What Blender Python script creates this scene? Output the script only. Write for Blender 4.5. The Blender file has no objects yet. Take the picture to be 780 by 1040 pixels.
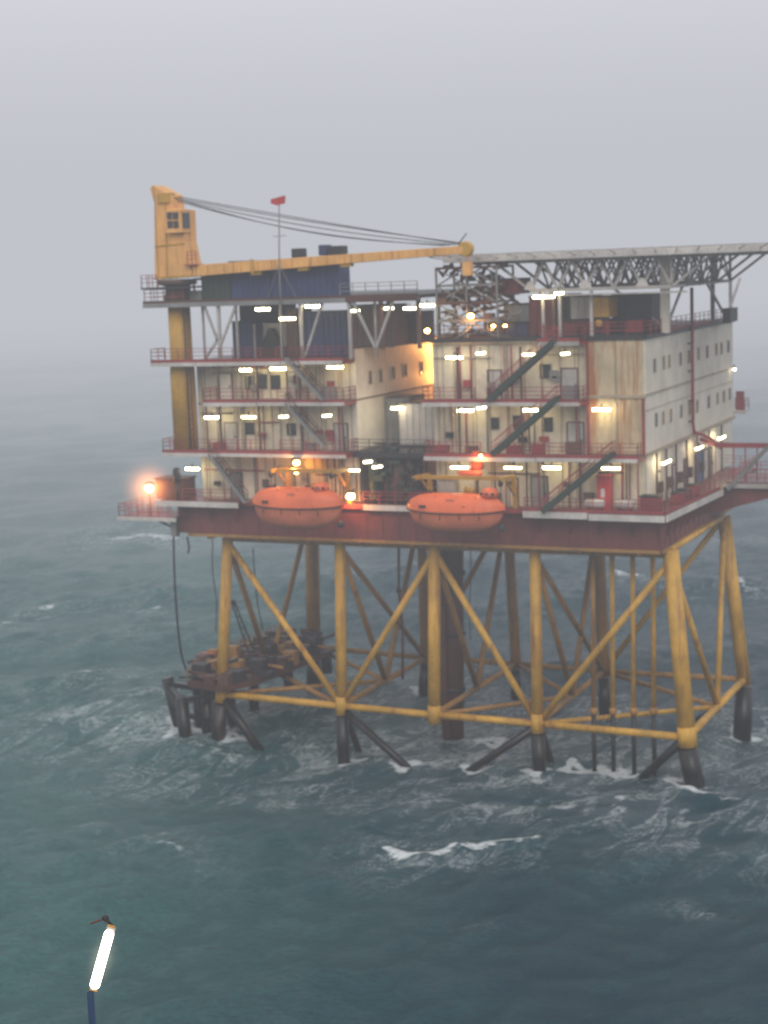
import bpy, math, random
import numpy as np
from mathutils import Vector, Matrix

random.seed(7)
sc = bpy.context.scene
col = sc.collection
PI = math.pi

# ------------------------------------------------------------------ camera
F_PX, YAW, PITCH, ROLL = 1673.48, 0.432034, 0.146861, 0.037224
CX, CY, CZ = 35.827, -128.324, 19.857
_fw = Vector((-math.sin(YAW), math.cos(YAW), 0)); _rt = Vector((math.cos(YAW), math.sin(YAW), 0)); _up = Vector((0, 0, 1))
_F = _fw*math.cos(PITCH) - _up*math.sin(PITCH); _U = _up*math.cos(PITCH) + _fw*math.sin(PITCH)
CR = _rt*math.cos(ROLL) - _U*math.sin(ROLL); CU = _U*math.cos(ROLL) + _rt*math.sin(ROLL)
CAMP = Vector((CX, CY, CZ))
def P(px, py, ax, val):
    """survey helper: where the sight line of a photo point meets the plane ax = val (metres)"""
    d = _F + CR*((px-390)/F_PX) + CU*((520-py)/F_PX)
    i = 'xyz'.index(ax)
    return CAMP + d*((val-CAMP[i])/d[i])
cam = bpy.data.cameras.new('camera'); co = bpy.data.objects.new('camera', cam); col.objects.link(co)
co.matrix_world = Matrix(((CR.x, CU.x, -_F.x, CX), (CR.y, CU.y, -_F.y, CY), (CR.z, CU.z, -_F.z, CZ), (0, 0, 0, 1)))
cam.sensor_fit = 'VERTICAL'; cam.sensor_height = 24; cam.sensor_width = 24; cam.lens = 24*F_PX/1040
cam.clip_start = 0.5; cam.clip_end = 20000
cam.dof.use_dof = True; cam.dof.focus_distance = 26; cam.dof.aperture_fstop = 0.72
sc.camera = co

SEA = -22.9
Z0, Z1, Z2, Z3, ROOF, UP, HELI = -0.2, 4.3, 8.8, 12.35, 13.7, 17.6, 20.4

# ------------------------------------------------------------------ materials
def nodes(name):
    m = bpy.data.materials.new(name); m.use_nodes = True
    nt = m.node_tree; b = nt.nodes['Principled BSDF']
    return m, nt, b
def N(nt, t, **kw):
    n = nt.nodes.new(t)
    for k, v in kw.items():
        if k in ('operation', 'blend_type', 'data_type', 'noise_dimensions', 'feature', 'attribute_name', 'interpolation_type', 'sky_type', 'use_clamp'): setattr(n, k, v)
        else: n.inputs[k].default_value = v
    return n
def L(nt, a, b): nt.links.new(a, b)
def pos_scaled(nt, s):
    g = N(nt, 'ShaderNodeNewGeometry'); v = N(nt, 'ShaderNodeVectorMath', operation='MULTIPLY'); v.inputs[1].default_value = s
    L(nt, g.outputs['Position'], v.inputs[0]); return v.outputs[0]
def ramp(nt, src, p0, p1, c0=0.0, c1=1.0):
    r = nt.nodes.new('ShaderNodeMapRange'); r.inputs[1].default_value = p0; r.inputs[2].default_value = p1
    r.inputs[3].default_value = c0; r.inputs[4].default_value = c1; L(nt, src, r.inputs[0]); return r.outputs[0]
def mixc(nt, fac, a, b, blend='MIX'):
    m = nt.nodes.new('ShaderNodeMix'); m.data_type = 'RGBA'; m.blend_type = blend
    if isinstance(fac, (int, float)): m.inputs[0].default_value = fac
    else: L(nt, fac, m.inputs[0])
    for i, c in ((6, a), (7, b)):
        if isinstance(c, tuple): m.inputs[i].default_value = (*c[:3], 1)
        else: L(nt, c, m.inputs[i])
    return m.outputs[2]
def paint(name, c, rust=0.3, rustc=(0.16, 0.055, 0.02), rough=0.55, streak=True, dirt=0.35, seam=0.0):
    m, nt, b = nodes(name)
    n1 = N(nt, 'ShaderNodeTexNoise', Scale=1.0, Detail=6.0, Roughness=0.62)
    L(nt, pos_scaled(nt, (1.3, 1.3, 0.13) if streak else (1.1, 1.1, 1.1)), n1.inputs['Vector'])
    n2 = N(nt, 'ShaderNodeTexNoise', Scale=1.0, Detail=5.0, Roughness=0.6)
    L(nt, pos_scaled(nt, (0.35, 0.35, 0.3)), n2.inputs['Vector'])
    n3 = N(nt, 'ShaderNodeTexNoise', Scale=1.0, Detail=4.0, Roughness=0.7)
    L(nt, pos_scaled(nt, (4.5, 4.5, 1.2 if streak else 4.5)), n3.inputs['Vector'])
    base = mixc(nt, ramp(nt, n2.outputs[0], 0.35, 0.65), c, tuple(x*(1-dirt) for x in c))
    base = mixc(nt, ramp(nt, n3.outputs[0], 0.42, 0.7, 0, dirt), base, tuple(x*0.45 for x in c))
    t = 0.72 - 0.3*rust
    rf = ramp(nt, n1.outputs[0], t, t+0.16, 0, min(1, 0.5+rust))
    base = mixc(nt, rf, base, rustc)
    if seam:
        sp = N(nt, 'ShaderNodeSeparateXYZ'); g = N(nt, 'ShaderNodeNewGeometry'); L(nt, g.outputs['Position'], sp.inputs[0])
        fr = N(nt, 'ShaderNodeMath', operation='PINGPONG'); fr.inputs[1].default_value = seam
        ad = N(nt, 'ShaderNodeMath', operation='ADD'); L(nt, sp.outputs[0], ad.inputs[0]); L(nt, sp.outputs[1], ad.inputs[1])
        L(nt, ad.outputs[0], fr.inputs[0])
        base = mixc(nt, ramp(nt, fr.outputs[0], 0.0, 0.12, 0.6, 0.0), base, (0.12, 0.055, 0.03))
    L(nt, base, b.inputs['Base Color']); b.inputs['Roughness'].default_value = rough
    b.inputs['Specular IOR Level'].default_value = 0.35
    return m
def emit(name, c, s):
    m, nt, b = nodes(name)
    b.inputs['Base Color'].default_value = (*c, 1); b.inputs['Emission Color'].default_value = (*c, 1); b.inputs['Emission Strength'].default_value = s
    return m
M = dict(
    cream=paint('cream_wall_paint', (0.72, 0.62, 0.47), 0.4, (0.30, 0.13, 0.05), seam=1.45),
    cream_side=paint('grey_white_wall_paint', (0.80, 0.71, 0.59), 0.30, (0.36, 0.20, 0.10), dirt=0.22),
    rusty=paint('rust_streaked_panel', (0.70, 0.55, 0.35), 0.72, (0.40, 0.16, 0.06), seam=1.3),
    orange_wall=paint('weathered_wall_paint', (0.48, 0.38, 0.27), 0.4, (0.26, 0.11, 0.05)),
    brown=paint('brown_bulkhead', (0.12, 0.07, 0.05), 0.5),
    hull=paint('oxide_red_hull', (0.20, 0.045, 0.038), 0.35, (0.06, 0.025, 0.02), streak=True, dirt=0.4, seam=3.1),
    red=paint('red_steel', (0.34, 0.055, 0.055), 0.2, (0.08, 0.03, 0.02), streak=False),
    deckred=paint('red_deck_plate', (0.16, 0.035, 0.03), 0.35, (0.06, 0.03, 0.02), streak=False, rough=0.35),
    white=paint('white_fascia', (0.66, 0.60, 0.55), 0.35, (0.36, 0.17, 0.12)),
    grey=paint('grey_steel', (0.25, 0.24, 0.23), 0.3),
    lightgrey=paint('light_grey_steel', (0.46, 0.42, 0.39), 0.35),
    dark=paint('dark_steel', (0.035, 0.033, 0.036), 0.2, (0.07, 0.03, 0.02)),
    green=paint('dark_green_steel', (0.035, 0.055, 0.038), 0.1),
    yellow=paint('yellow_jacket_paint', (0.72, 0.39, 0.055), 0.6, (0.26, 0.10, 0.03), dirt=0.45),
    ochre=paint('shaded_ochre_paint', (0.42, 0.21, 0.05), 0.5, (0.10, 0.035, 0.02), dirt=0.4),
    craneyellow=paint('crane_yellow_paint', (0.86, 0.43, 0.13), 0.45, (0.55, 0.22, 0.06), dirt=0.28, seam=1.9),
    ped=paint('pedestal_yellow_paint', (0.60, 0.33, 0.05), 0.35, (0.26, 0.10, 0.03), dirt=0.35),
    pile=paint('black_pile', (0.012, 0.012, 0.013), 0.6, (0.05, 0.032, 0.018), rough=0.3),
    brownred=paint('brown_red_pipe', (0.10, 0.038, 0.025), 0.4),
    blue=paint('dark_blue_steel', (0.04, 0.06, 0.155), 0.15, (0.06, 0.04, 0.035)),
    bluelite=paint('blue_door_paint', (0.10, 0.18, 0.34), 0.1),
    orange=paint('orange_boat_shell', (0.85, 0.165, 0.055), 0.15, (0.3, 0.06, 0.03), rough=0.4, dirt=0.25, streak=False),
    orangelow=paint('pale_orange_hull', (0.66, 0.18, 0.09), 0.3, (0.3, 0.09, 0.05), rough=0.4, dirt=0.3),
    boxyellow=paint('yellow_box_paint', (0.55, 0.30, 0.05), 0.2),
    pinkred=paint('signal_red', (0.55, 0.05, 0.05), 0.05, streak=False),
    tube=emit('cool_tube_glow', (1.0, 0.88, 0.50), 32.0), tube2=emit('yellowish_tube_glow', (1.0, 0.82, 0.42), 20.0), tube3=emit('weak_tube_glow', (1.0, 0.9, 0.6), 10.0),
    tubefront=emit('white_tube_glow', (1.0, 0.98, 0.80), 5.0),
    sodium=emit('sodium_glow', (1.0, 0.50, 0.12), 42.0),
    beacon=emit('beacon_glow', (1.0, 0.42, 0.10), 60.0),
    poleblue=paint('blue_pole_paint', (0.04, 0.075, 0.16), 0.1),
)
def mat_glass():
    m, nt, b = nodes('dark_window_glass'); b.inputs['Base Color'].default_value = (0.035, 0.035, 0.035, 1)
    b.inputs['Roughness'].default_value = 0.12; return m
M['glass'] = mat_glass()

# ------------------------------------------------------------------ mesh helpers
SPLIT = {'post', 'diagonal_brace', 'bracket', 'strut', 'gusset', 'corner_post', 'clamp', 'cross_beam', 'stay', 'wall_fitting', 'valve_box', 'deck_gear', 'boom_fitting', 'fender_beam', 'edge_fascia', 'stiffener', 'arm', 'grab_rail', 'lifting_hook', 'end_cap', 'cradle', 'pipe_length', 'edge_rail'}
def V3(p): return Vector(p)
class MB:
    def __init__(s): s.v = []; s.f = []; s.sm = []; s.cuts = []
    def add(s, vs, fs, smooth=False):
        o = len(s.v); s.cuts.append((o, len(s.f))); s.v += [Vector(v) for v in vs]; s.f += [tuple(i+o for i in f) for f in fs]; s.sm += [smooth]*len(fs); return s
    def box(s, x0, x1, y0, y1, z0, z1):
        vs = [(x, y, z) for x in (x0, x1) for y in (y0, y1) for z in (z0, z1)]
        return s.add(vs, [(0, 1, 3, 2), (4, 6, 7, 5), (0, 4, 5, 1), (2, 3, 7, 6), (0, 2, 6, 4), (1, 5, 7, 3)])
    def bar(s, p, q, w, h=None, w2=None, h2=None, up=(0, 0, 1)):
        p, q = V3(p), V3(q); h = h or w; w2 = w2 or w; h2 = h2 or h; d = (q-p).normalized(); u = Vector(up)
        if abs(d.dot(u)) > 0.98: u = Vector((0, 1, 0))
        a = d.cross(u).normalized(); b = a.cross(d)
        vs = []
        for c, ww, hh in ((p, w, h), (q, w2, h2)):
            for i, j in ((-1, -1), (1, -1), (1, 1), (-1, 1)): vs.append(c + a*(i*ww/2) + b*(j*hh/2))
        return s.add(vs, [(3, 2, 1, 0), (4, 5, 6, 7), (0, 1, 5, 4), (1, 2, 6, 5), (2, 3, 7, 6), (3, 0, 4, 7)])
    def tube(s, pts, r, n=10, r2=None):
        pts = [V3(p) for p in pts]; k = len(pts); vs = []
        for i, p in enumerate(pts):
            d = (pts[min(i+1, k-1)] - pts[max(i-1, 0)]).normalized()
            u = Vector((0, 0, 1)) if abs(d.z) < 0.9 else Vector((0, 1, 0))
            a = d.cross(u).normalized(); b = a.cross(d); rr = r if r2 is None else r + (r2-r)*i/(k-1)
            vs += [p + (a*math.cos(t) + b*math.sin(t))*rr for t in (2*PI*j/n for j in range(n))]
        fs = [(i*n+j, i*n+(j+1) % n, (i+1)*n+(j+1) % n, (i+1)*n+j) for i in range(k-1) for j in range(n)]
        s.add(vs, fs, True)
        o = len(s.v)-len(vs)
        s.f += [tuple(o+j for j in range(n))[::-1], tuple(o+(k-1)*n+j for j in range(n))]; s.sm += [False, False]
        return s
    def lathe(s, c, prof, n=20, axis='z'):
        c = V3(c); vs = []
        for (r, h) in prof:
            for j in range(n):
                t = 2*PI*j/n; a, b = r*math.cos(t), r*math.sin(t)
                vs.append(c + (Vector((a, b, h)) if axis == 'z' else Vector((h, a, b)) if axis == 'x' else Vector((a, h, b))))
        k = len(prof)
        fs = [(i*n+j, i*n+(j+1) % n, (i+1)*n+(j+1) % n, (i+1)*n+j) for i in range(k-1) for j in range(n)]
        s.add(vs, fs, True); o = len(s.v)-len(vs)
        s.f += [tuple(o+j for j in range(n)), tuple(o+(k-1)*n+j for j in range(n))]; s.sm += [False, False]
        return s
    def prism(s, pts, axis, a0, a1):
        """extrude a 2-D outline (x,z)->y or (x,y)->z or (y,z)->x"""
        def mk(p, a): return {'y': (p[0], a, p[1]), 'z': (p[0], p[1], a), 'x': (a, p[0], p[1])}[axis]
        n = len(pts); vs = [mk(p, a0) for p in pts] + [mk(p, a1) for p in pts]
        return s.add(vs, [tuple(range(n)), tuple(range(n, 2*n))[::-1]] + [(i, i+n, (i+1) % n+n, (i+1) % n) for i in range(n)])
    def build(s, name, mat, parent=None, bevel=0.0, **props):
        if name in SPLIT and len(s.cuts) > 1:
            ends = s.cuts[1:] + [(len(s.v), len(s.f))]; o = None
            for (v0, f0), (v1, f1) in zip(s.cuts, ends):
                m = MB(); m.v = s.v[v0:v1]; m.f = [tuple(i-v0 for i in f) for f in s.f[f0:f1]]; m.sm = s.sm[f0:f1]; m.cuts = [(0, 0)]
                o = m.build(name, mat, parent, bevel, **props)
            return o
        off = Vector(parent['base']) if parent is not None and 'base' in parent else Vector((0, 0, 0))
        me = bpy.data.meshes.new(name); me.from_pydata([tuple(v-off) for v in s.v], [], s.f)
        me.polygons.foreach_set('use_smooth', s.sm); me.materials.append(M[mat] if isinstance(mat, str) else mat)
        import bmesh
        bm = bmesh.new(); bm.from_mesh(me); bmesh.ops.recalc_face_normals(bm, faces=bm.faces); bm.to_mesh(me); bm.free(); me.update()
        o = bpy.data.objects.new(name, me); col.objects.link(o)
        if parent is not None: o.parent = parent; o['base'] = tuple(off)
        if bevel:
            md = o.modifiers.new('bevel', 'BEVEL'); md.width = bevel; md.segments = 2; md.limit_method = 'ANGLE'
        for k, v in props.items(): o[k] = v
        return o
def thing(name, base, label, cat, group=None):
    o = bpy.data.objects.new(name, None); col.objects.link(o); o.location = base; o['base'] = tuple(base)
    o['label'] = label; o['category'] = cat
    if group: o['group'] = group
    return o
def copy_tree(o, parent=None):
    c = o.copy(); col.objects.link(c)
    if parent: c.parent = parent
    for ch in list(o.children): copy_tree(ch, c)
    return c
def rail_mb(pts, h=1.1, sp=1.55, r=0.03, rails=(0.45, 0.8, 1.1)):
    m = MB()
    for a, b in zip(pts[:-1], pts[1:]):
        a, b = V3(a), V3(b); n = max(1, round((b-a).length/sp))
        for i in range(n+1):
            p = a.lerp(b, i/n); m.bar(p, p+Vector((0, 0, h)), r*1.9)
        for k in rails: m.bar(a+Vector((0, 0, k)), b+Vector((0, 0, k)), r*1.6)
    return m

# ------------------------------------------------------------------ light, sky, haze
w = bpy.data.worlds.new('World'); sc.world = w; w.use_nodes = True; nt = w.node_tree
bg = nt.nodes['Background']; sky = N(nt, 'ShaderNodeTexSky', sky_type='NISHITA'); sky.sun_disc = False
sky.sun_elevation = math.radians(38); sky.sun_rotation = math.radians(148); sky.air_density = 1.0; sky.dust_density = 6.0
hs = N(nt, 'ShaderNodeHueSaturation', Saturation=0.12, Value=1.0); L(nt, sky.outputs[0], hs.inputs['Color'])
cl = mixc(nt, 0.72, hs.outputs[0], (10.6, 10.8, 11.3))
L(nt, cl, bg.inputs[0]); bg.inputs[1].default_value = 0.125
sun = bpy.data.lights.new('sun', 'SUN'); so = bpy.data.objects.new('sun', sun); col.objects.link(so)
sun.energy = 0.9; sun.angle = math.radians(40); sun.color = (1, 0.97, 0.93)
el, az = math.radians(38), math.radians(148)
sd = Vector((math.sin(az)*math.cos(el), math.cos(az)*math.cos(el), math.sin(el)))
so.rotation_euler = (-sd).to_track_quat('-Z', 'Y').to_euler()

def volume_mat(name, sig, rad):
    m = bpy.data.materials.new(name); m.use_nodes = True; nt = m.node_tree; nt.nodes.clear()
    out = nt.nodes.new('ShaderNodeOutputMaterial'); add = nt.nodes.new('ShaderNodeAddShader')
    ab = nt.nodes.new('ShaderNodeVolumeAbsorption'); ab.inputs['Color'].default_value = (0, 0, 0, 1); ab.inputs['Density'].default_value = sig
    em = nt.nodes.new('ShaderNodeEmission'); em.inputs[0].default_value = (*rad, 1); em.inputs[1].default_value = sig
    L(nt, ab.outputs[0], add.inputs[0]); L(nt, em.outputs[0], add.inputs[1]); L(nt, add.outputs[0], out.inputs['Volume'])
    return m
M['haze'] = volume_mat('sea_haze', 0.00020, (0.53, 0.548, 0.59)); M['bank'] = volume_mat('rain_bank', 0.0018, (0.53, 0.548, 0.59)); M['low'] = volume_mat('low_cloud', 0.00092, (0.535, 0.55, 0.59))
hz = MB().box(-9000, 9000, -9000, 9000, -60, 135).build('haze', 'haze'); hz['kind'] = 'stuff'; hz['label'] = 'grey rain haze hanging over the sea'; hz['category'] = 'haze'
bk = MB(); c_ = Vector((CX, CY)) + _fw.xy*215
def bkp(a, f): v = c_ + _rt.xy*a + _fw.xy*f; return (v.x, v.y)
bk.prism([bkp(-6000, 0), bkp(6000, 0), bkp(6000, 8500), bkp(-6000, 8500)], 'z', -59, 130)
lc = MB().box(-8800, 8800, -8800, 8800, -4.0, 132).build('cloud_haze', 'low'); lc['kind'] = 'stuff'; lc['label'] = 'low drizzle haze veiling the upper half of the platform'; lc['category'] = 'haze'
bk = bk.build('rain_haze', 'bank'); bk['kind'] = 'stuff'; bk['label'] = 'thicker bank of rain haze hiding the horizon behind the platform'; bk['category'] = 'haze'

# ------------------------------------------------------------------ sea
def make_sea():
    rng = np.random.default_rng(11)
    heading = math.atan2(_fw.y, _fw.x)
    # rows (distance) and columns (bearing)
    rows = [4.0]
    while rows[-1] < 9000:
        d = rows[-1]
        rows.append(d + (2.0 if d < 70 else 0.42 if d < 215 else max(0.42, (d-215)*0.0115+0.42)))
    rows = np.array(rows)
    inner = np.radians(np.linspace(-17, 17, 560)); outer = np.radians(np.linspace(19, 341, 70))
    ang = np.concatenate([inner, outer])
    R_, A_ = np.meshgrid(rows, ang, indexing='ij')
    x = CX + R_*np.cos(heading - A_); y = CY + R_*np.sin(heading - A_)
    spacing = np.maximum(np.gradient(rows)[:, None], R_*math.radians(0.061))
    lam = np.geomspace(2.2, 62, 84)
    dx = np.zeros_like(x); dy = np.zeros_like(x); z = np.zeros_like(x); jac = np.zeros_like(x); slope = 0
    main = heading + math.radians(180+24)
    for i, l in enumerate(lam):
        k = 2*PI/l; th = main + rng.normal(0, 0.6 if l < 12 else 0.45 if l < 25 else 0.35)
        a = 0.0086*l*rng.uniform(0.6, 1.3)*(0.5 if l > 5 else .85)
        if l > 22: a *= 0.85
        ph = rng.uniform(0, 2*PI); kx, ky = k*math.cos(th), k*math.sin(th)
        att = np.clip((l/spacing-2.5)/2.5, 0, 1)
        arg = kx*x + ky*y + ph; s_, c_ = np.sin(arg), np.cos(arg)
        z += att*a*s_; q = 0.9
        dx += att*q*a*c_*math.cos(th); dy += att*q*a*c_*math.sin(th)
        jac += att*q*a*k*s_
    def dist_poly(pts, wob=0.0):
        best = np.full(x.shape, 1e9)
        for p, q in zip(pts[:-1], pts[1:]):
            ex, ey = q[0]-p[0], q[1]-p[1]; t = np.clip(((x-p[0])*ex + (y-p[1])*ey)/(ex*ex+ey*ey), 0, 1)
            best = np.minimum(best, np.hypot(x-p[0]-t*ex, y-p[1]-t*ey))
        return best
    near_ = R_ < 700
    j1, j2 = np.percentile(jac[near_], 99.0), np.percentile(jac[near_], 99.97)
    patch = np.clip(np.sin(x*0.031+1.3)*np.sin(y*0.027+0.4)+np.sin(x*0.011-y*0.017)*.8+.15, 0, 1)
    foam = np.clip((jac-j1)/(j2-j1), 0, 1)*0.95*patch*np.clip((R_-95)/60, .25, 1)
    streak = np.clip((jac-np.percentile(jac, 70))*0.9, 0, 1)*0.45*np.clip((R_-110)/90, 0, 1)+.10*np.clip((R_-120)/60, 0, 1)
    crests = [([(380, 858), (396, 860), (408, 863)], 0.35, 0.5), ([(400, 862), (414, 866), (430, 865)], .8, 0.9), ([(428, 866), (446, 866), (462, 861)], 0.7, .85), ([(462, 861), (476, 859)], .35, .6),
              ([(474, 861), (490, 857), (500, 856)], .65, .85), ([(498, 855), (514, 853), (530, 853)], .6, .8), ([(528, 854), (546, 849)], .75, 0.8), ([(545, 848), (560, 843)], .3, 0.4),
              ([(678, 803), (690, 806)], .8, .75), ([(688, 806), (706, 811), (716, 816)], .9, .85), ([(714, 816), (730, 821), (760, 828)], .6, .6),
              ([(150, 866), (160, 870)], .6, .6), ([(156, 873), (172, 874), (184, 880)], .8, .6), ([(176, 860), (184, 858)], .4, .5), ([(92, 842), (106, 844)], .5, .35),
              ([(8, 629), (17, 630)], 1.2, .7), ([(38, 617), (52, 615)], 1.3, .7), ([(148, 615), (160, 613)], 1.3, .75), ([(82, 691), (104, 693)], 1.1, .8), ([(120, 696), (136, 698)], 1.0, .6),
              ([(118, 544), (140, 542), (170, 545)], 3.0, .75), ([(107, 665), (115, 668)], 1.0, .5), ([(128, 641), (134, 641)], 1.0, .5), ([(188, 633), (196, 634)], 1.0, .5), ([(100, 735), (150, 728)], 1.2, .4),
              ([(622, 584), (645, 588)], 1.3, .7), ([(645, 590), (672, 594)], 1.8, .6), ([(748, 589), (762, 594)], 1.1, .7), ([(690, 600), (700, 596)], 1.5, .4), ([(738, 543), (760, 544)], 2.5, .5), ([(760, 350), (778, 349)], 5, .6),
              ([(696, 911), (704, 915), (722, 917)], .28, 0.55), ([(474, 938), (492, 936)], .25, .4), ([(20, 352), (70, 356)], 5, .5), ([(30, 420), (60, 421)], 4, .5), ([(330, 730), (380, 722)], 1.2, .5), ([(470, 742), (530, 738)], 1.5, .6),
              ([(560, 740), (640, 748)], 1.5, .55), ([(520, 800), (600, 803)], .5, .5), ([(640, 783), (690, 778)], 1.0, .6), ([(710, 765), (778, 770)], 1.0, .4), ([(190, 752), (240, 760)], 1.2, .6), ([(350, 775), (480, 788)], .8, .45)]
    for pts, wd, st in crests:
        pw = [P(a, b, 'z', SEA+(1.25 if 845 < b < 875 and a > 370 else .3)).xy for a, b in pts]; d = dist_poly(pw)+.35*wd*np.sin(x*1.9+y*.7)*np.sin(x*.83-y*1.4)
        foam = np.maximum(foam, st*np.exp(-(d/wd)**2)); z += 0.35*st*np.exp(-(d/(wd*1.7))**2)
        streak = np.maximum(streak, st*0.55*np.exp(-(d/(wd*5))**2))
    # churned water round the legs
    for (lx, ly, rr, st) in [(3, -1, 8, .8), (-10.3, -1, 8, .8), (-28, -1, 8, .8), (-46, 2, 9, 1.0), (-42, 6, 9, 1.0), (4, 20, 8, .8), (-10, 19, 8, .7), (-28, 19, 8, .7), (-17, 9, 9, .8), (-3, 3, 8, .8), (-36, 16, 9, .8)]:
        d = np.hypot(x-lx, y-ly); streak = np.maximum(streak, st*np.exp(-(d/rr)**2)); foam = np.maximum(foam, 0.55*st*np.exp(-(d/(rr*0.36))**2))
    for (lx, ly) in [(3.6, .4), (2.0, 1.5), (-10.3, .6), (-16.2, .8), (-28.2, .6), (-22.8, .6), (-46.5, .6), (-47.8, 3.5), (-42.6, 1.5), (-44, 2), (-40, .8), (-2.4, 3.2), (-4, 3.2), (-5.8, 3.2), (-7.5, 3.2), (3.9, 19), (-9.8, 19), (-17.5, 9), (-28.5, 19)]:
        d = np.hypot(x-lx, (y-ly))*(1+.35*np.sin(np.arctan2(y-ly, x-lx)*3+lx)); foam = np.maximum(foam, 0.9*np.exp(-((d-.7)/.75)**2))
        d2 = np.hypot((x-lx-1.2)/1.0, (y-ly+2.6)/2.8); foam = np.maximum(foam, .5*np.exp(-(d2/1.25)**2))
    px_ = x-(-19); py_ = y-6; e = np.exp(-((px_/34)**2 + (py_/17)**2)**1.3); streak = np.maximum(streak, 0.95*e)
    px_ = x-(-4); py_ = y+8; e = np.exp(-((px_/26)**2 + (py_/9)**2)); streak = np.maximum(streak, 0.9*e)
    px_ = x-(-30); py_ = y+6; e = np.exp(-((px_/22)**2 + (py_/9)**2)); streak = np.maximum(streak, 0.75*e)
    px_ = x-(-50); py_ = y-4; e = np.exp(-((px_/16)**2 + (py_/12)**2)); streak = np.maximum(streak, 0.9*e)
    x = x+dx; y = y+dy; z = z+SEA
    nr, nc = x.shape; v = np.stack([x, y, z], -1).reshape(-1, 3)
    i = np.arange(nr-1)[:, None]; j = np.arange(nc)[None, :]; j2 = (j+1) % nc
    f = np.stack([i*nc+j, i*nc+j2, (i+1)*nc+j2, (i+1)*nc+j], -1).reshape(-1, 4)
    me = bpy.data.meshes.new('sea'); me.vertices.add(len(v)); me.vertices.foreach_set('co', v.astype(np.float32).ravel())
    me.loops.add(f.size); me.loops.foreach_set('vertex_index', f.astype(np.int32).ravel())
    me.polygons.add(len(f)); me.polygons.foreach_set('loop_start', np.arange(0, f.size, 4, dtype=np.int32)); me.polygons.foreach_set('loop_total', np.full(len(f), 4, dtype=np.int32))
    me.update(); me.polygons.foreach_set('use_smooth', np.ones(len(f), bool))
    for nm, arr in (('foam', foam), ('streak', streak)):
        a = me.attributes.new(nm, 'FLOAT', 'POINT'); a.data.foreach_set('value', arr.astype(np.float32).ravel())
    me.validate(); o = bpy.data.objects.new('sea', me); col.objects.link(o); o['kind'] = 'structure'
    m, nt, b = nodes('sea_water')
    b.inputs['IOR'].default_value = 1.333; b.inputs['Specular IOR Level'].default_value = 0.30
    g = N(nt, 'ShaderNodeNewGeometry')
    # big slow patches of colour
    rot = N(nt, 'ShaderNodeMapping'); rot.inputs['Rotation'].default_value = (0, 0, -(heading-PI/2)); L(nt, g.outputs['Position'], rot.inputs[0])
    def tex(scale, detail=6, rough=0.6, dist=0.0):
        v = N(nt, 'ShaderNodeVectorMath', operation='MULTIPLY'); v.inputs[1].default_value = scale; L(nt, rot.outputs[0], v.inputs[0])
        t = N(nt, 'ShaderNodeTexNoise', Scale=1.0, Detail=float(detail), Roughness=rough, Distortion=dist); L(nt, v.outputs[0], t.inputs['Vector']); return t.outputs[0]
    big = tex((0.018, 0.03, 0.02), 3); mid = tex((0.12, 0.3, 0.1), 5)
    c = mixc(nt, ramp(nt, big, 0.35, 0.65), (0.003, 0.036, 0.056), (0.007, 0.058, 0.074))
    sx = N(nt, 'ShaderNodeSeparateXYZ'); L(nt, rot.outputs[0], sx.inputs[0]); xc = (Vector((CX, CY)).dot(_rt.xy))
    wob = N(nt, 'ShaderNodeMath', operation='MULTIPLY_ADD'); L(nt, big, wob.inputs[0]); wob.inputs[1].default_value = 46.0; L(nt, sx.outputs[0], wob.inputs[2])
    c = mixc(nt, ramp(nt, wob.outputs[0], xc-25+23, xc+4+23, 1.0, 0.0), c, (0.042, 0.128, 0.125))  # lighter and greener to the left: veiling glare painted into the water colour
    c = mixc(nt, ramp(nt, mid, 0.45, 0.8, 0, .7), c, (0.014, 0.072, 0.084))
    # foam filaments
    rot2 = N(nt, 'ShaderNodeMapping'); rot2.inputs['Rotation'].default_value = (0, 0, -(heading-PI/2)+0.6); L(nt, g.outputs['Position'], rot2.inputs[0])
    def tex2(scale, detail=6, rough=0.6, dist=0.0):
        v = N(nt, 'ShaderNodeVectorMath', operation='MULTIPLY'); v.inputs[1].default_value = scale; L(nt, rot2.outputs[0], v.inputs[0])
        t = N(nt, 'ShaderNodeTexNoise', Scale=1.0, Detail=float(detail), Roughness=rough, Distortion=dist); L(nt, v.outputs[0], t.inputs['Vector']); return t.outputs[0]
    n1 = tex2((0.34, 0.13, 0.3), 7, 0.58, 1.1); n2 = tex((1.3, 2.6, 1.0), 8, 0.7, 0.6); n3 = tex((0.11, 0.2, 0.1), 4, 0.55, 0.8)
    def mth(op, a, bb, clamp=False):
        q = N(nt, 'ShaderNodeMath', operation=op); q.use_clamp = clamp
        for i, s_ in ((0, a), (1, bb)):
            if isinstance(s_, (int, float)): q.inputs[i].default_value = s_
            else: L(nt, s_, q.inputs[i])
        return q.outputs[0]
    ridge = mth('SUBTRACT', 1.0, mth('MULTIPLY', mth('ABSOLUTE', mth('SUBTRACT', n1, 0.5), 0.0), 13.0), True)
    n4 = tex2((1.0, 0.45, 0.9), 6, 0.6, 1.0); ridge2 = mth('SUBTRACT', 1.0, mth('MULTIPLY', mth('ABSOLUTE', mth('SUBTRACT', n4, 0.5), 0.0), 8.0), True)
    ridge = mth('MAXIMUM', mth('POWER', ridge, 2.0), mth('MULTIPLY', mth('POWER', ridge2, 2.5), ramp(nt, n1, 0.42, 0.6)))
    af = N(nt, 'ShaderNodeAttribute', attribute_name='foam'); ast = N(nt, 'ShaderNodeAttribute', attribute_name='streak')
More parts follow.
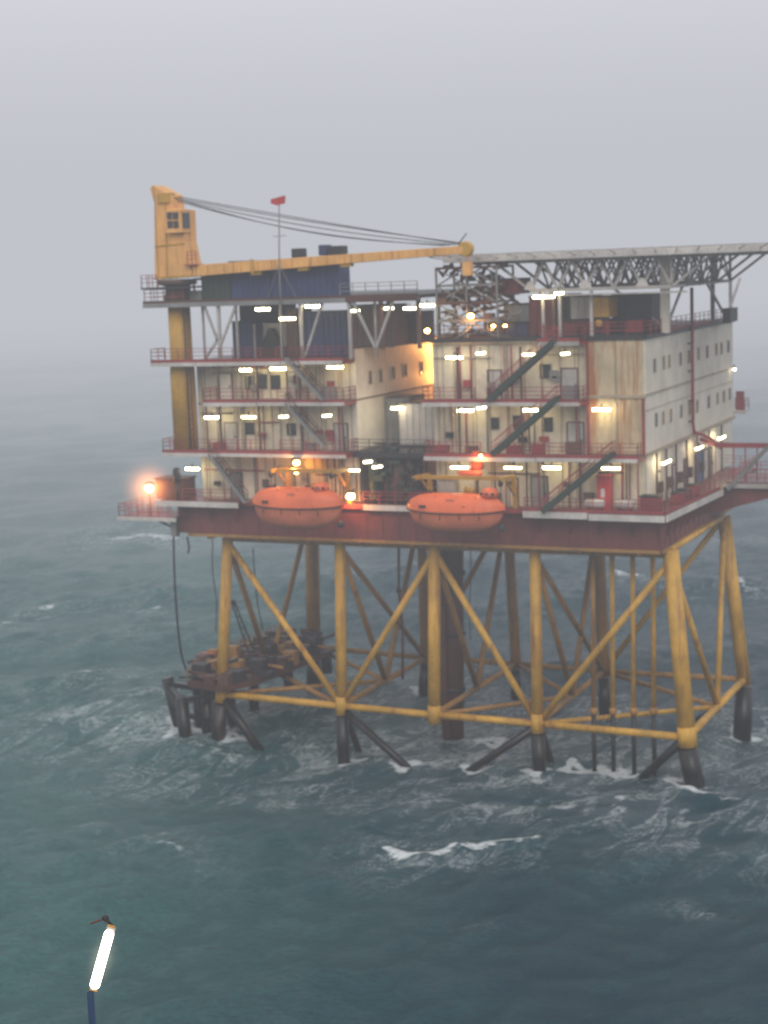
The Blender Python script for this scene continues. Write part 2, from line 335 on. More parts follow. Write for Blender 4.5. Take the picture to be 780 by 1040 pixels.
    fil = mth('MULTIPLY', mth('MULTIPLY', ridge, ramp(nt, n2, 0.35, 0.62)), mth('MULTIPLY', ast.outputs['Fac'], ramp(nt, n3, 0.34, 0.56, 0.15, 1.0)))
    haze_f = mth('MULTIPLY', mth('MULTIPLY', ast.outputs['Fac'], ramp(nt, n3, 0.4, 0.66)), ramp(nt, n2, 0.36, 0.72, 0.05, 0.30))
    thick = mth('MULTIPLY', mth('ADD', mth('MULTIPLY', af.outputs['Fac'], 1.9), mth('SUBTRACT', mth('MULTIPLY', n2, 2.4), 2.25)), 2.2, True)
    thick = mth('MULTIPLY', thick, mth('MULTIPLY', af.outputs['Fac'], 1.5, True))
    tot = mth('ADD', mth('MULTIPLY', fil, 1.0), mth('ADD', haze_f, thick), True)
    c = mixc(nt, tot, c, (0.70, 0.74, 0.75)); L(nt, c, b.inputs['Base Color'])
    L(nt, ramp(nt, tot, 0, 1, 0.13, 0.85), b.inputs['Roughness'])
    b1 = tex((0.7, 1.5, 0.7), 8, 0.65, 0.5); bp = N(nt, 'ShaderNodeBump', Strength=0.4, Distance=0.5); L(nt, b1, bp.inputs['Height'])
    c = mixc(nt, ramp(nt, tex((1.6, 3.4, 1.5), 9, 0.72, 0.4), 0.40, 0.68, 0.0, 0.5), b.inputs['Base Color'].links[0].from_socket, (0.001, 0.010, 0.015)); L(nt, c, b.inputs['Base Color'])
    b2 = tex((2.4, 4.6, 2.4), 9, 0.68); bp2 = N(nt, 'ShaderNodeBump', Strength=0.9, Distance=0.22); L(nt, b2, bp2.inputs['Height']); L(nt, bp.outputs[0], bp2.inputs['Normal'])
    L(nt, bp2.outputs[0], b.inputs['Normal'])
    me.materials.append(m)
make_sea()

# ------------------------------------------------------------------ steel jacket
ZT, ZB = -3.9, -18.85
YF, YR = 0.6, 18.8
def T(px, py, y=YF): return P(px, py, 'y', y)
jk = thing('steel_jacket', (-20, 9, SEA), 'yellow tubular steel legs and cross bracing holding the platform above the waves', 'platform legs')
FT = {'A': T(681, 553, YF+.3), 'B': T(543, 549), 'E': T(441, 548), 'C': T(345, 545), 'D': T(231.5, 542)}
FB = {'A': T(698, 749, YF-.3), 'B': T(546, 735), 'E': T(441, 726), 'C': T(347, 717), 'D': T(225, 705)}
for k in FT: FT[k].z = ZT+0.3
# far row, set out on its own plane
RT = {'A': T(735.4, 540, YR), 'B': T(608, 560, YR), 'E': T(516, 556, YR), 'C': T(429, 556, YR), 'D': T(317.7, 548, YR)}
RB = {'A': T(755.4, 690, YR+.6), 'B': T(613, 682, YR+.3), 'E': T(524, 674, YR), 'C': T(432, 668, YR), 'D': T(318.6, 657, YR)}
for k in RT: RT[k].z = ZT+0.3
MD = {k: (FB[k]+RB[k])/2 for k in FB}
for k, r in (('A', .70), ('B', .50), ('E', .56), ('C', .50), ('D', .52)):
    b = FB[k] + (FB[k]-FT[k]).normalized()*0.7
    MB().tube([FT[k], b], r*0.95, 18, r*1.02).build('leg', 'yellow', jk)
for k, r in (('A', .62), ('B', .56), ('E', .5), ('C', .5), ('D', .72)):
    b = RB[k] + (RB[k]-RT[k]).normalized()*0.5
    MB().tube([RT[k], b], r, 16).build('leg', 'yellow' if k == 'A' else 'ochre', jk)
def brace(a, b, r=.3, mat='yellow', nm='brace'): MB().tube([a, b], r*.80, 12).build(nm, mat, jk)
order = 'DCEBA'
for a, b in zip(order[:-1], order[1:]):
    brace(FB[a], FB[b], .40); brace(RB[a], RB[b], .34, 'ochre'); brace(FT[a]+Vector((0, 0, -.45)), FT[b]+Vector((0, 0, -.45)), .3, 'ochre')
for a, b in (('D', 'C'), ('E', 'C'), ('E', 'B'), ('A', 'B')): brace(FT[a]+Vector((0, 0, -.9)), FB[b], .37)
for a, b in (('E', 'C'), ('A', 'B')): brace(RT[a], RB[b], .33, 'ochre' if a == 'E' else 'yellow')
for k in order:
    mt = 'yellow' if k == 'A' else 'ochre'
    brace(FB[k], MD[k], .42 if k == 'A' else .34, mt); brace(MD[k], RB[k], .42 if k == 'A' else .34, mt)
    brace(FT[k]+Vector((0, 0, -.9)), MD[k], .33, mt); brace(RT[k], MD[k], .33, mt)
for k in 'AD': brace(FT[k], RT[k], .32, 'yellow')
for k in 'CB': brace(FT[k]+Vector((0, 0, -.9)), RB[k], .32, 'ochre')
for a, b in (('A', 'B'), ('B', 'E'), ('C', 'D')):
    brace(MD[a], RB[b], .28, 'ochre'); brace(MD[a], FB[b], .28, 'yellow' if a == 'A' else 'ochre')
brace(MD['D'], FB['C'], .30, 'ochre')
# joint cans where braces meet the legs
for k in 'ABCDE':
    d = (FB[k]-FT[k]).normalized(); MB().tube([FB[k]-d*.9, FB[k]+d*.75], (.78 if k == 'A' else .58), 16).build('joint_can', 'yellow', jk)
DEEP = SEA-4
def pile(a, px, py, y, r): MB().tube([a, a + (P(px, py, 'y', y)-a)*1.5], r, 14).build('pile', 'pile', jk)
pile(FB['A']+Vector((0, 0, -.9)), 704, 790, YF-.4, .82); pile(FB['A']+Vector((-.3, .3, -.5)), 709, 790, YF+1.4, .45)
pile(FB['A']+Vector((-.4, 0, -.3)), 664, 779, YF+1, .36)
pile(FB['B']+Vector((0, 0, -.9)), 548, 781, YF, .60); pile(FB['B']+Vector((-.3, 0, -.4)), 486, 777, YF, .36); pile(FB['B']+Vector((.1, .4, -.5)), 560, 776, YF+3, .34)
pile(FB['C']+Vector((0, 0, -.9)), 349, 768, YF, .58); pile(FB['C']+Vector((.3, 0, -.4)), 411, 777, YF, .36); pile(FB['C']+Vector((.1, .4, -.5)), 364, 762, YF+3, .32)
pile(FB['D']+Vector((0, 0, -.9)), 221, 752, YF, .62); pile(FB['D']+Vector((.3, 0, -.5)), 254, 748, YF, .42)
pile(RB['A']+Vector((0, 0, -.6)), 754, 741, YR, .85); pile(RB['B']+Vector((0, 0, -.6)), 614, 716, YR, .6); pile(RB['C']+Vector((0, 0, -.6)), 431, 700, YR, .6)
pile(RB['E']+Vector((0, 0, -.6)), 524, 700, YR, .5); pile(RB['D']+Vector((0, 0, -.6)), 319, 690, YR, .8); pile(MD['A']+Vector((0, 0, -.2)), 716, 727, 13, .36)

labs = ['leftmost', 'second from left', 'third from left', 'rightmost']
for i, px in enumerate((602, 621.5, 642.5, 663)):
    a = P(px, 550, 'y', 3.2); a.z = -3.3; m_ = P(px+1, 722, 'y', 3.2); b = P(px+1.5, 779, 'y', 3.2); b.z = SEA-3
    t = thing('conductor_pipe', (a.x, 3.2, SEA), f'{labs[i]} of four slim vertical pipes between the right-hand yellow legs, black below', 'pipe', 'slim vertical pipes running down into the sea')
    MB().tube([a, m_], .22, 10).build('upper_pipe', 'ochre' if i == 0 else 'yellow', t); MB().tube([m_, b], .20, 10).build('lower_pipe', 'pile', t)
    MB().lathe(m_, [(.24, -.3), (.33, -.25), (.33, .25), (.24, .3)], 12).build('collar', 'ochre', t)
a = P(461, 556, 'y', 9); b = P(460, 742, 'y', 9); b.z = SEA-3; a.z = -3.2
t = thing('caisson', (a.x, 9, SEA), 'thick dark vertical column in the middle of the yellow legs', 'caisson')
MB().tube([a, b], .95, 18).build('shell', 'brownred', t)
for f_ in (.2, .45, .68): MB().tube([a.lerp(b, f_), a.lerp(b, f_+.015)], 1.12, 18).build('clamp_ring', 'dark', t)
a = P(449, 556, 'y', 8); b = P(450, 690, 'y', 8); a.z = -3.2
t = thing('riser_pipe', (a.x, 8, SEA), 'brown riser pipe hanging beside the thick dark column', 'pipe')
MB().tube([a, b, b+Vector((.3, 0, -8))], .42, 12).build('riser', 'brownred', t); MB().lathe(a.lerp(b, .5), [(.45, -.3), (.56, -.25), (.56, .25), (.45, .3)], 12).build('collar', 'brownred', t)
for i, (px, py) in enumerate(((403, 408), (432, 440))):
    pass
t = thing('drain_pipe', P(404, 556, 'y', 6), 'thin red-brown pipe with a kink hanging below the deck beside the nearer boat', 'pipe')
a = P(405, 556, 'y', 6); MB().tube([a, P(405, 600, 'y', 6), P(409, 640, 'y', 6), P(409, 690, 'y', 6)], .13, 8).build('pipe_run', 'brownred', t); MB().lathe(P(405, 600, 'y', 6), [(.15, -.2), (.24, -.15), (.24, .15), (.15, .2)], 10).build('collar', 'dark', t)

# ------------------------------------------------------------------ main deck hull
HX0, HX1, HYF, HYB = -43.6, 1.5, -1.0, 27.5
dk = thing('deck_hull', (-20, 12, -3.4), 'oxide red box girder deck with white edge carrying the whole platform', 'platform deck')
h = MB().box(HX0, HX1, HYF, HYB, -3.35, Z0-.35)
for i in range(30):
    x_ = HX0+.8+i*1.52; h.box(x_-.05, x_+.05, HYF-.06, HYF-.002, -3.3, Z0-.6)
for i in range(17):
    y_ = HYF+.9+i*1.62; h.box(HX1+.002, HX1+.06, y_-.05, y_+.05, -3.3, Z0-.6)
h.build('girder', 'hull', dk, bevel=.03)
bb = MB()
bb.box(HX0+1, HX1-.2, HYF-.12, HYF+.25, -3.62, -3.36)
bb.box(HX1-.25, HX1+.1, HYF+.3, HYB, -3.62, -3.36)
for x_ in np.linspace(HX0+3, HX1-2, 9): bb.box(x_-.2, x_+.2, HYF+.3, HYB-1, -3.9, -3.37)
bb.build('bottom_flange', 'ochre', dk)
# deck plate, outline seen from above
plate = [(-44.6, -2.4), (-36.5, -2.4), (-36.4, -1.4), (-9.8, -1.4), (-9.6, -2.4), (2.2, -2.4), (3.1, 13.2), (3.1, 27.9), (-44.6, 27.9)]
MB().prism(plate, 'z', Z0-.34, Z0).build('deck_plate', 'deckred', dk)
fs = MB()
fs.box(-45.0, -36.4, -2.52, -2.41, Z0-.5, Z0-.02); fs.box(-24.6, -18.6, -1.55, -1.41, Z0-.5, Z0-.02)
fs.build('edge_fascia', 'white', dk)
fs = MB(); fs.box(-9.7, -4.2, -2.52, -2.41, Z0-.55, Z0-.02); fs.box(-4.1, 2.15, -2.55, -2.43, Z0-.62, Z0-.1)
fs.bar((2.27, -2.4, Z0-.35), (3.16, 13.2, Z0-.35), .12, .52); fs.build('edge_fascia', 'white', dk)
fs = MB(); fs.box(-36.3, -24.7, -1.5, -1.41, Z0-.4, Z0-.02); fs.box(-18.5, -9.9, -1.5, -1.41, Z0-.4, Z0-.02)
fs.box(-44.72, -44.62, -2.4, 27.9, Z0-.4, Z0-.02); fs.build('edge_strip', 'red', dk)
rail_mb([(-36.4, -2.3, Z0), (-42.2, -2.3, Z0)]).build('railing', 'red', dk)
rail_mb([(-24.7, -1.3, Z0), (-18.6, -1.3, Z0)]).build('railing', 'red', dk)
rail_mb([(-9.6, -2.3, Z0), (2.1, -2.3, Z0), (2.95, 13.0, Z0)]).build('railing', 'red', dk)
rail_mb([(3.0, 17.5, Z0), (3.0, 27.8, Z0), (-18, 27.8, Z0)]).build('railing', 'red', dk)
kick = MB(); kick.bar((-9.6, -2.3, Z0+.1), (2.1, -2.3, Z0+.1), .05, .22); kick.bar((2.1, -2.3, Z0+.1), (2.95, 13.0, Z0+.1), .05, .22)
kick.build('kick_plate', 'red', dk)
# sloping brackets under the overhang
br = MB()
for i in range(9):
    y_ = -1.5+i*2.1; xe = 2.2+(y_+2.4)*0.057
    br.prism([(HX1+.01, -2.6), (HX1+.01, Z0-.64), (xe-.1, Z0-.64)], 'y', y_-.06, y_+.06)
for x_ in np.arange(-42.5, 1.2, 2.6):
    if -36 < x_ < -10: continue
    br.prism([(HYF-.15, -2.2), (HYF-.15, Z0-.66), (-2.3, Z0-.66)], 'x', x_-.05, x_+.05)
br.build('bracket', 'hull', dk)

# outboard wing on the right side
wg = thing('outboard_wing', (6, 16, 0), 'red railed wing platform jutting out past the right side of the deck', 'platform')
W0 = 14.2
MB().box(3.15, 11.5, W0, W0+6, -.1, .22).build('floor', 'deckred', wg)
f_ = MB(); f_.box(3.2, 11.5, W0-.13, W0-.01, -.28, .12); f_.build('fascia', 'lightgrey', wg)
rail_mb([(3.4, W0+.1, .22), (11.4, W0+.1, .22), (11.4, W0+5.9, .22), (3.4, W0+5.9, .22)]).build('railing', 'red', wg)
MB().prism([(HX1+.2, -2.7), (HX1+.2, -.35), (9.5, -.35), (7.5, -1.0)], 'y', W0+.5, W0+5).build('support_girder', 'hull', wg)
st = MB(); st.bar(P(739, 497, 'y', W0-.3), P(782, 452, 'y', W0-.3), .34, .34); st.bar(P(782, 452, 'y', W0-.3), (12.5, W0-.3, 4.6), .3); st.build('strut', 'grey', wg)
st = MB(); st.bar(P(727, 452, 'y', W0-.25), P(781, 452.5, 'y', W0-.25), .34, .42); st.bar(P(727, 452, 'y', W0-.25), P(712, 446, 'y', W0+2), .3, .3); st.build('top_beam', 'red', wg)
st = MB()
for px in (745, 757, 769): st.bar(P(px, 453, 'y', W0-.2), P(px, 489, 'y', W0-.2), .1)
st.build('post', 'red', wg)

# left-hand lamp platform
lp = thing('corner_platform', (-46, 0, -2), 'small railed platform hanging off the left corner of the deck under the orange beacon', 'platform')
MB().box(-49.2, -43.1, -2.4, 1.8, -2.0, -1.75).build('floor', 'deckred', lp)
MB().box(-49.2, -42.9, -2.53, -2.42, -2.12, -1.78).build('fascia', 'white', lp)
rail_mb([(-43.8, -2.3, -1.75), (-49.1, -2.3, -1.75), (-49.1, 1.7, -1.75), (-44, 1.7, -1.75)], sp=1.0).build('railing', 'red', lp)
a = P(178, 531, 'y', -1); st = MB(); st.bar((-46.5, -1, -2.0), (-43.7, -.8, -3.2), .18); st.build('strut', 'grey', lp)
bx_ = P(176, 500, 'y', -1.2); t = thing('equipment_housing', (bx_.x, -1.2, Z0), 'dull red equipment housing behind the orange beacon', 'housing')
MB().box(bx_.x-1.7, bx_.x+1.3, -1.4, .6, Z0, Z0+1.75).build('body', 'brownred', t, bevel=.05); MB().box(bx_.x-1.8, bx_.x+1.4, -1.5, .7, Z0+1.76, Z0+1.9).build('lid', 'brownred', t)
a = P(180, 492, 'y', -2); t = thing('vent_post', (a.x, -2, Z0), 'dark cowl vent on a post beside the dull red housing', 'vent')
MB().tube([(a.x, -2, Z0), (a.x, -2, Z0+1.6)], .12, 10).build('post', 'dark', t); MB().lathe((a.x, -2, Z0+1.6), [(.2, 0), (.36, .15), (.36, 1.1), (.18, 1.35)], 12).build('cowl', 'dark', t)
def halo(name, parent, c, r, rgb, s):  # self-lit volume added round a lamp to imitate its bloom
    m = bpy.data.materials.new(name); m.use_nodes = True; nt = m.node_tree; nt.nodes.clear()
    out = nt.nodes.new('ShaderNodeOutputMaterial'); em = nt.nodes.new('ShaderNodeEmission'); em.inputs[0].default_value = (*rgb, 1)
    tc = nt.nodes.new('ShaderNodeTexCoord'); ln = N(nt, 'ShaderNodeVectorMath', operation='LENGTH'); L(nt, tc.outputs['Object'], ln.inputs[0])
    k = ramp(nt, ln.outputs['Value'], 0, r, 1, 0); p = N(nt, 'ShaderNodeMath', operation='POWER'); L(nt, k, p.inputs[0]); p.inputs[1].default_value = 4.0
    q = N(nt, 'ShaderNodeMath', operation='MULTIPLY'); L(nt, p.outputs[0], q.inputs[0]); q.inputs[1].default_value = s; L(nt, q.outputs[0], em.inputs[1])
    L(nt, em.outputs[0], out.inputs['Volume'])
    m.cycles.volume_step_rate = 0.25
    b = MB(); b.lathe((0, 0, 0), [(r*math.sin(PI*i/12), -r*math.cos(PI*i/12)) for i in range(1, 12)], 20)
    o = b.build('bloom_glow', m); o.location = Vector(c)-Vector(parent['base']); o.parent = parent; return o
bp = P(151.5, 496, 'y', -2.0); t = thing('beacon_lamp', (bp.x, -2.0, -1.75), 'glaring orange beacon lamp on the left corner of the platform', 'lamp')
MB().tube([(bp.x, -2.0, -1.75), (bp.x, -2.0, bp.z-.3)], .06, 8).build('post', 'dark', t)
MB().lathe(bp, [(.12, -.34), (.3, -.18), (.36, 0), (.3, .2), (.12, .34)], 16).build('bulb', 'beacon', t)
MB().lathe(bp+Vector((0, .1, 0)), [(.42, .36), (.5, .4), (.2, .6)], 14).build('hood', 'red', t)
halo('beacon_bloom', t, bp, 3.6, (1.0, .36, .14), 1.8)
def plight(name, loc, e, c, r=.2):
    l = bpy.data.lights.new(name, 'POINT'); l.energy = e; l.color = c; l.shadow_soft_size = r; o = bpy.data.objects.new(name, l); o.location = loc; col.objects.link(o)
plight('beacon_light', bp+Vector((-.6, -1.0, .3)), 60, (1, .42, .12))

# ------------------------------------------------------------------ accommodation blocks
def window_on(parent, c, w_, h_, face, mat='dark'):
    """c = centre on wall; face 'f' front (-Y) or 's' side (+X)"""
    f = MB(); g = MB(); t_ = .09
    if face == 'f':
        for (x0, x1, z0, z1) in ((-w_/2-t_, w_/2+t_, h_/2, h_/2+t_), (-w_/2-t_, w_/2+t_, -h_/2-t_, -h_/2), (-w_/2-t_, -w_/2, -h_/2, h_/2), (w_/2, w_/2+t_, -h_/2, h_/2)):
            f.box(c.x+x0, c.x+x1, c.y-.10, c.y-.004, c.z+z0, c.z+z1)
        g.box(c.x-w_/2, c.x+w_/2, c.y-.035, c.y-.008, c.z-h_/2, c.z+h_/2)
    else:
        for (y0, y1, z0, z1) in ((-w_/2-t_, w_/2+t_, h_/2, h_/2+t_), (-w_/2-t_, w_/2+t_, -h_/2-t_, -h_/2), (-w_/2-t_, -w_/2, -h_/2, h_/2), (w_/2, w_/2+t_, -h_/2, h_/2)):
            f.box(c.x+.004, c.x+.10, c.y+y0, c.y+y1, c.z+z0, c.z+z1)
        g.box(c.x+.008, c.x+.035, c.y-w_/2, c.y+w_/2, c.z-h_/2, c.z+h_/2)
    o = f.build('window', mat, parent); g.build('pane', 'glass', o); return o
def door_on(parent, c, w_, h_, face, mat='lightgrey', label=None):
    """c = foot of the door"""
    f = MB(); k = MB(); fr = MB()
    if face == 'f':
        f.box(c.x-w_/2, c.x+w_/2, c.y-.09, c.y-.005, c.z, c.z+h_); k.box(c.x+w_/2-.2, c.x+w_/2-.1, c.y-.16, c.y-.095, c.z+1.0, c.z+1.2)
        fr.box(c.x-w_/2-.1, c.x-w_/2-.004, c.y-.12, c.y-.005, c.z, c.z+h_+.1); fr.box(c.x+w_/2+.004, c.x+w_/2+.1, c.y-.12, c.y-.005, c.z, c.z+h_+.1); fr.box(c.x-w_/2, c.x+w_/2, c.y-.12, c.y-.005, c.z+h_+.004, c.z+h_+.1)
    else:
        f.box(c.x+.005, c.x+.09, c.y-w_/2, c.y+w_/2, c.z, c.z+h_); k.box(c.x+.095, c.x+.16, c.y-w_/2+.1, c.y-w_/2+.2, c.z+1.0, c.z+1.2)
        fr.box(c.x+.005, c.x+.12, c.y-w_/2-.1, c.y-w_/2-.004, c.z, c.z+h_+.1); fr.box(c.x+.005, c.x+.12, c.y+w_/2+.004, c.y+w_/2+.1, c.z, c.z+h_+.1); fr.box(c.x+.005, c.x+.12, c.y-w_/2, c.y+w_/2, c.z+h_+.004, c.z+h_+.1)
    o = f.build('door', mat, parent); k.build('handle', 'dark', o); fr.build('frame', 'brownred', o)
    if label: o['label'] = label
    return o
def balcony(parent, x0, x1, z, yo=-2.5, yi=-.003, railsides='lr', gaps=(), posts=(), zup=None, split=None, fasmat='white'):
    o = MB().box(x0, x1, yo, yi, z-.16, z).build('balcony', 'deckred', parent)
    f = MB(); f.box(x0, split or x1, yo-.1, yo-.003, z-.46, z-.12)
    if split: f.box(split+.1, x1, yo-.13, yo-.003, z-.4, z-.1)
    f.build('fascia', fasmat, o)
    u = MB(); u.box(x0, x1, yo-.07, yo-.003, z-.118, z+.16)
    u.box(x0, x0+.06, yo, yi, z-.4, z-.162); u.box(x1-.06, x1, yo, yi, z-.4, z-.162); u.build('toe_board', 'red', o)
    us = MB()
    for xx in np.arange(x0+.8, x1-.3, 2.2): us.box(xx-.06, xx+.06, yo+.02, yi, z-.42, z-.162)
    us.build('cross_beam', 'brownred', o)
    segs = []; cur = x0
    for g0, g1 in gaps: segs.append((cur, g0)); cur = g1
    segs.append((cur, x1)); m = MB()
    for a, b in segs:
        if b-a > .3:
            r = rail_mb([(a+.04, yo+.06, z), (b-.04, yo+.06, z)], sp=1.4); m.add(r.v, r.f)
    for s_, xx in (('l', x0+.04), ('r', x1-.04)):
        if s_ in railsides:
            r = rail_mb([(xx, yo+.06, z), (xx, yi-.1, z)], sp=1.2); m.add(r.v, r.f)
    m.build('railing', 'red', o)
    if posts:
        c = MB()
        for xx in posts: c.bar((xx, yo+.12, z+.002), (xx, yo+.12, zup-.47), .17)
        c.build('post', 'brown', o)
    return o
def side_clutter(parent, x0, x1, z, zt, seed, mats=('brown', 'grey', 'red', 'dark'), density=1.0):
    """pipes, cable trays, boxes fixed on a front wall at Y=0"""
    rnd = random.Random(seed)
    ms = {k: MB() for k in mats}
    n = int((x1-x0)*1.1*density)
    for i in range(n):
        xx = rnd.uniform(x0+.3, x1-.3); k = rnd.choice(mats); t_ = rnd.random()
        if t_ < .4: ms[k].tube([(xx, -.17, z+.02), (xx, -.17, zt-.5)], rnd.uniform(.04, .09), 6)
        elif t_ < .7:
            hh = rnd.uniform(.3, .8); zz = rnd.uniform(z+.6, z+1.8); ww = rnd.uniform(.25, .5); ms[k].box(xx-ww, xx+ww*.6, -.45, -.13, zz, zz+hh)
        elif t_ < .85:
            ww = rnd.uniform(.3, .7); ms[k].box(xx-ww, xx+ww, -.75, -.13, z+.003, z+rnd.uniform(.5, 1.1))
        else:
            l_ = rnd.uniform(1, 3); zz = rnd.uniform(z+2.2, zt-.6); ms[k].tube([(max(x0, xx-l_), -.25, zz), (min(x1, xx+l_), -.25, zz)], .06, 6)
    for k, m in ms.items():
        if m.v: m.build('wall_fitting', k, parent)

# ---- right block
RX0, RX1, RY1 = -18.3, 0.0, 31.0
rb = thing('accommodation_block', (-9, 15, Z0), 'tall cream accommodation block with two rows of small windows on its long right wall', 'building')
wl = MB(); wl.box(RX0, RX1-.2, .2, RY1, Z0, ROOF-.02); wl.build('core_wall', 'cream', rb)
wl = MB(); wl.box(RX0, -4.65, 0, .198, Z0, ROOF-.3); wl.build('front_wall', 'cream', rb)
wl = MB(); wl.box(-4.6, 0, -.25, .198, Z1+.05, ROOF-.2)
for i in range(9):
    xx = -4.45+i*.54; wl.box(xx-.07, xx+.07, -.36, -.252, Z2+.3, ROOF-.5); wl.box(xx-.07, xx+.07, -.36, -.252, Z1+.5, Z2-.3)
wl.build('rusty_panel', 'rusty', rb)
wl = MB(); wl.box(-4.6, 0, -.05, .198, Z0, Z1-.17); wl.build('lower_front_wall', 'cream', rb)
wl = MB(); wl.box(-.198, 0.03, .2, RY1, Z0, Z1-.1); wl.build('side_wall', 'cream_side', rb)
wl = MB(); wl.box(-.198, 0.10, -.24, RY1, Z1-.1, Z2+.2); wl.build('side_wall', 'cream_side', rb)
wl = MB(); wl.box(-.198, 0.10, -.24, RY1, Z2+.35, ROOF-.2); wl.build('side_wall', 'cream_side', rb)
b_ = MB(); b_.box(-.198, .22, -.34, RY1, Z2+.21, Z2+.34); b_.box(.105, .32, -.34, RY1, Z1-.12, Z1+.12); b_.box(-4.6, .18, -.45, -.252, Z2+.05, Z2+.28)
b_.box(.105, .16, -.3, RY1, Z2-1.0, Z2-.95)
b_.build('seam_band', 'orange_wall', rb)
b_ = MB(); b_.box(RX0-.1, .2, -.42, -.2, ROOF-.2, ROOF+.1); b_.box(.105, .3, -.42, RY1, ROOF-.2, ROOF+.1); b_.box(RX0, RX1, 0.2, RY1, ROOF-.0, ROOF+.06)
b_.build('roof_edge', 'dark', rb)
c_ = MB()
for xx in (-4.62, -.02): c_.bar((xx, -.5, Z1), (xx, -.5, Z2-.0), .2)
c_.bar((-4.62, -.42, Z2), (-4.62, -.42, ROOF-.2), .16); c_.bar((-.02, -2.3, Z0), (-.02, -2.3, Z1-.2), .1)
c_.build('corner_post', 'red', rb)
for zz in (Z0, Z1, Z2):
    top = {Z0: Z1, Z1: Z2, Z2: ROOF}[zz]; r_ = MB()
    for xx in np.arange(RX0+.4, -4.9, 1.55): r_.box(xx-.05, xx+.05, -.09, -.003, zz+.05, top-.5)
    r_.box(RX0, -4.7, -.12, -.003, top-.48, top-.34); r_.build('stiffener', 'orange_wall', rb)
balcony(rb, RX0, -4.7, Z2, posts=(-15.1, -9.6), zup=ROOF, gaps=((-13.6, -12.3), ), split=-13.0)
balcony(rb, RX0, .05, Z1, yi=-.5, posts=(-15.1, -9.6), zup=Z2, gaps=((-13.2, -11.8), ), split=-8.5)
balcony(rb, -8.2, -4.7, ROOF-.05, yo=-2.2, yi=-.45, fasmat='lightgrey')
for (px, py, w_, h_) in ((554, 377, .75, .95), (556, 431, .75, 1.0), (527, 429, .8, 1.0), (503, 430, .5, .8)): window_on(rb, P(px, py, 'y', -.0), w_, h_, 'f')
for (px, z_, w_, h_, m_) in ((579, Z2, 1.3, 2.4, 'lightgrey'), (584, Z1, 1.3, 2.5, 'lightgrey'), (546, Z0, 1.35, 2.5, 'grey'), (503, Z2, 1.1, 2.3, 'lightgrey'), (518, Z0, .9, 2.3, 'cream_side')):
    c = P(px, 400, 'y', 0); c.z = z_; door_on(rb, c, w_, h_, 'f', m_)
side_clutter(rb, -18.1, -4.9, Z2, ROOF, 3, ('orange_wall', 'grey', 'red'), .9); side_clutter(rb, -18.1, -4.9, Z1, Z2, 4, ('brown', 'grey', 'red', 'dark'), 1.0); side_clutter(rb, -13.5, -.6, Z0, Z1, 5, ('brown', 'red', 'dark'), 1.3)
for i, (a, b) in enumerate(((305, 580), (343, 568), (366, 562), (413, 552), (448, 543), (488, 530), (525, 522), (563, 512), (584, 508), (613, 500))):
    window_on(rb, P(590+a/4.105, 230+b/4.105, 'x', .10), .42 if i % 3 else .34, .95, 's', 'orange_wall' if i % 3 else 'grey')
for i, (a, b) in enumerate(((312, 190), (341, 182), (373, 172), (416, 155), (450, 143), (483, 134), (531, 115), (568, 101), (594, 92), (619, 82))):
    window_on(rb, P(590+a/4.105, 380+b/4.105, 'x', .10), .42 if i % 3 else .34, .95, 's', 'orange_wall' if i % 3 else 'grey')
for (px, w_, m_) in ((668, 1.1, 'cream_side'), (684, 1.2, 'white'), (696, 1.1, 'grey'), (709, 2.6, 'bluelite'), (716, 1.6, 'white'), (724, 1.4, 'cream')):
    c = P(px, 480, 'x', .03); c.z = Z0; door_on(rb, c, w_, 2.6, 's', m_, 'pale blue door' if m_ == 'bluelite' else None)
b_ = MB()
for yy in (2.0, 5.0, 8.2, 11.8, 15.5, 20.0, 25.0): b_.bar((.35, yy, Z0), (.35, yy, Z1-.12), .16)
for yy in (3.2, 6.4, 9.6, 13.1, 17.4): b_.box(.04, .4, yy, yy+.7, Z0+.9, Z0+1.8)
b_.build('wall_fitting', 'brown', rb)
# red riser pipe up the side wall
rp = thing('firewater_pipe', (.6, 13, 2), 'tall thin red pipe climbing the right wall and bending out over the wing', 'pipe')
a = P(702.5, 292, 'x', .45); yy = a.y; pts = [(.45, yy, a.z), (.45, yy, 5.4), (.45, yy+.4, 4.6), (1.0, yy+1.6, 4.2), (2.0, W0, 3.95), (2.4, W0-.2, 3.6), (2.9, W0-.25, 3.2)]
MB().tube([V3(p) for p in pts], .15, 10).build('pipe_run', 'red', rp)
cp = MB()
for zz in (5.6, 7.4, 10.0, 12.4): cp.box(.104, .5, yy-.22, yy+.22, zz-.06, zz+.06)
cp.build('clamp', 'brownred', rp)
# end balcony far right
eb = P(750, 417, 'y', 31.3); eb.x = .6; t = thing('end_balcony', (eb.x, 31.3, eb.z), 'tiny red balcony sticking out at the far end of the windowed wall', 'balcony')
MB().box(-1.5, 1.25, 31.05, 33, eb.z-.3, eb.z).build('floor', 'white', t); MB().box(.35, 1.15, 31.1, 31.2, eb.z+.05, eb.z+1.9).build('screen', 'red', t)
rail_mb([(1.2, 31.15, eb.z), (1.2, 32.9, eb.z), (-1.4, 32.9, eb.z)]).build('railing', 'red', t)

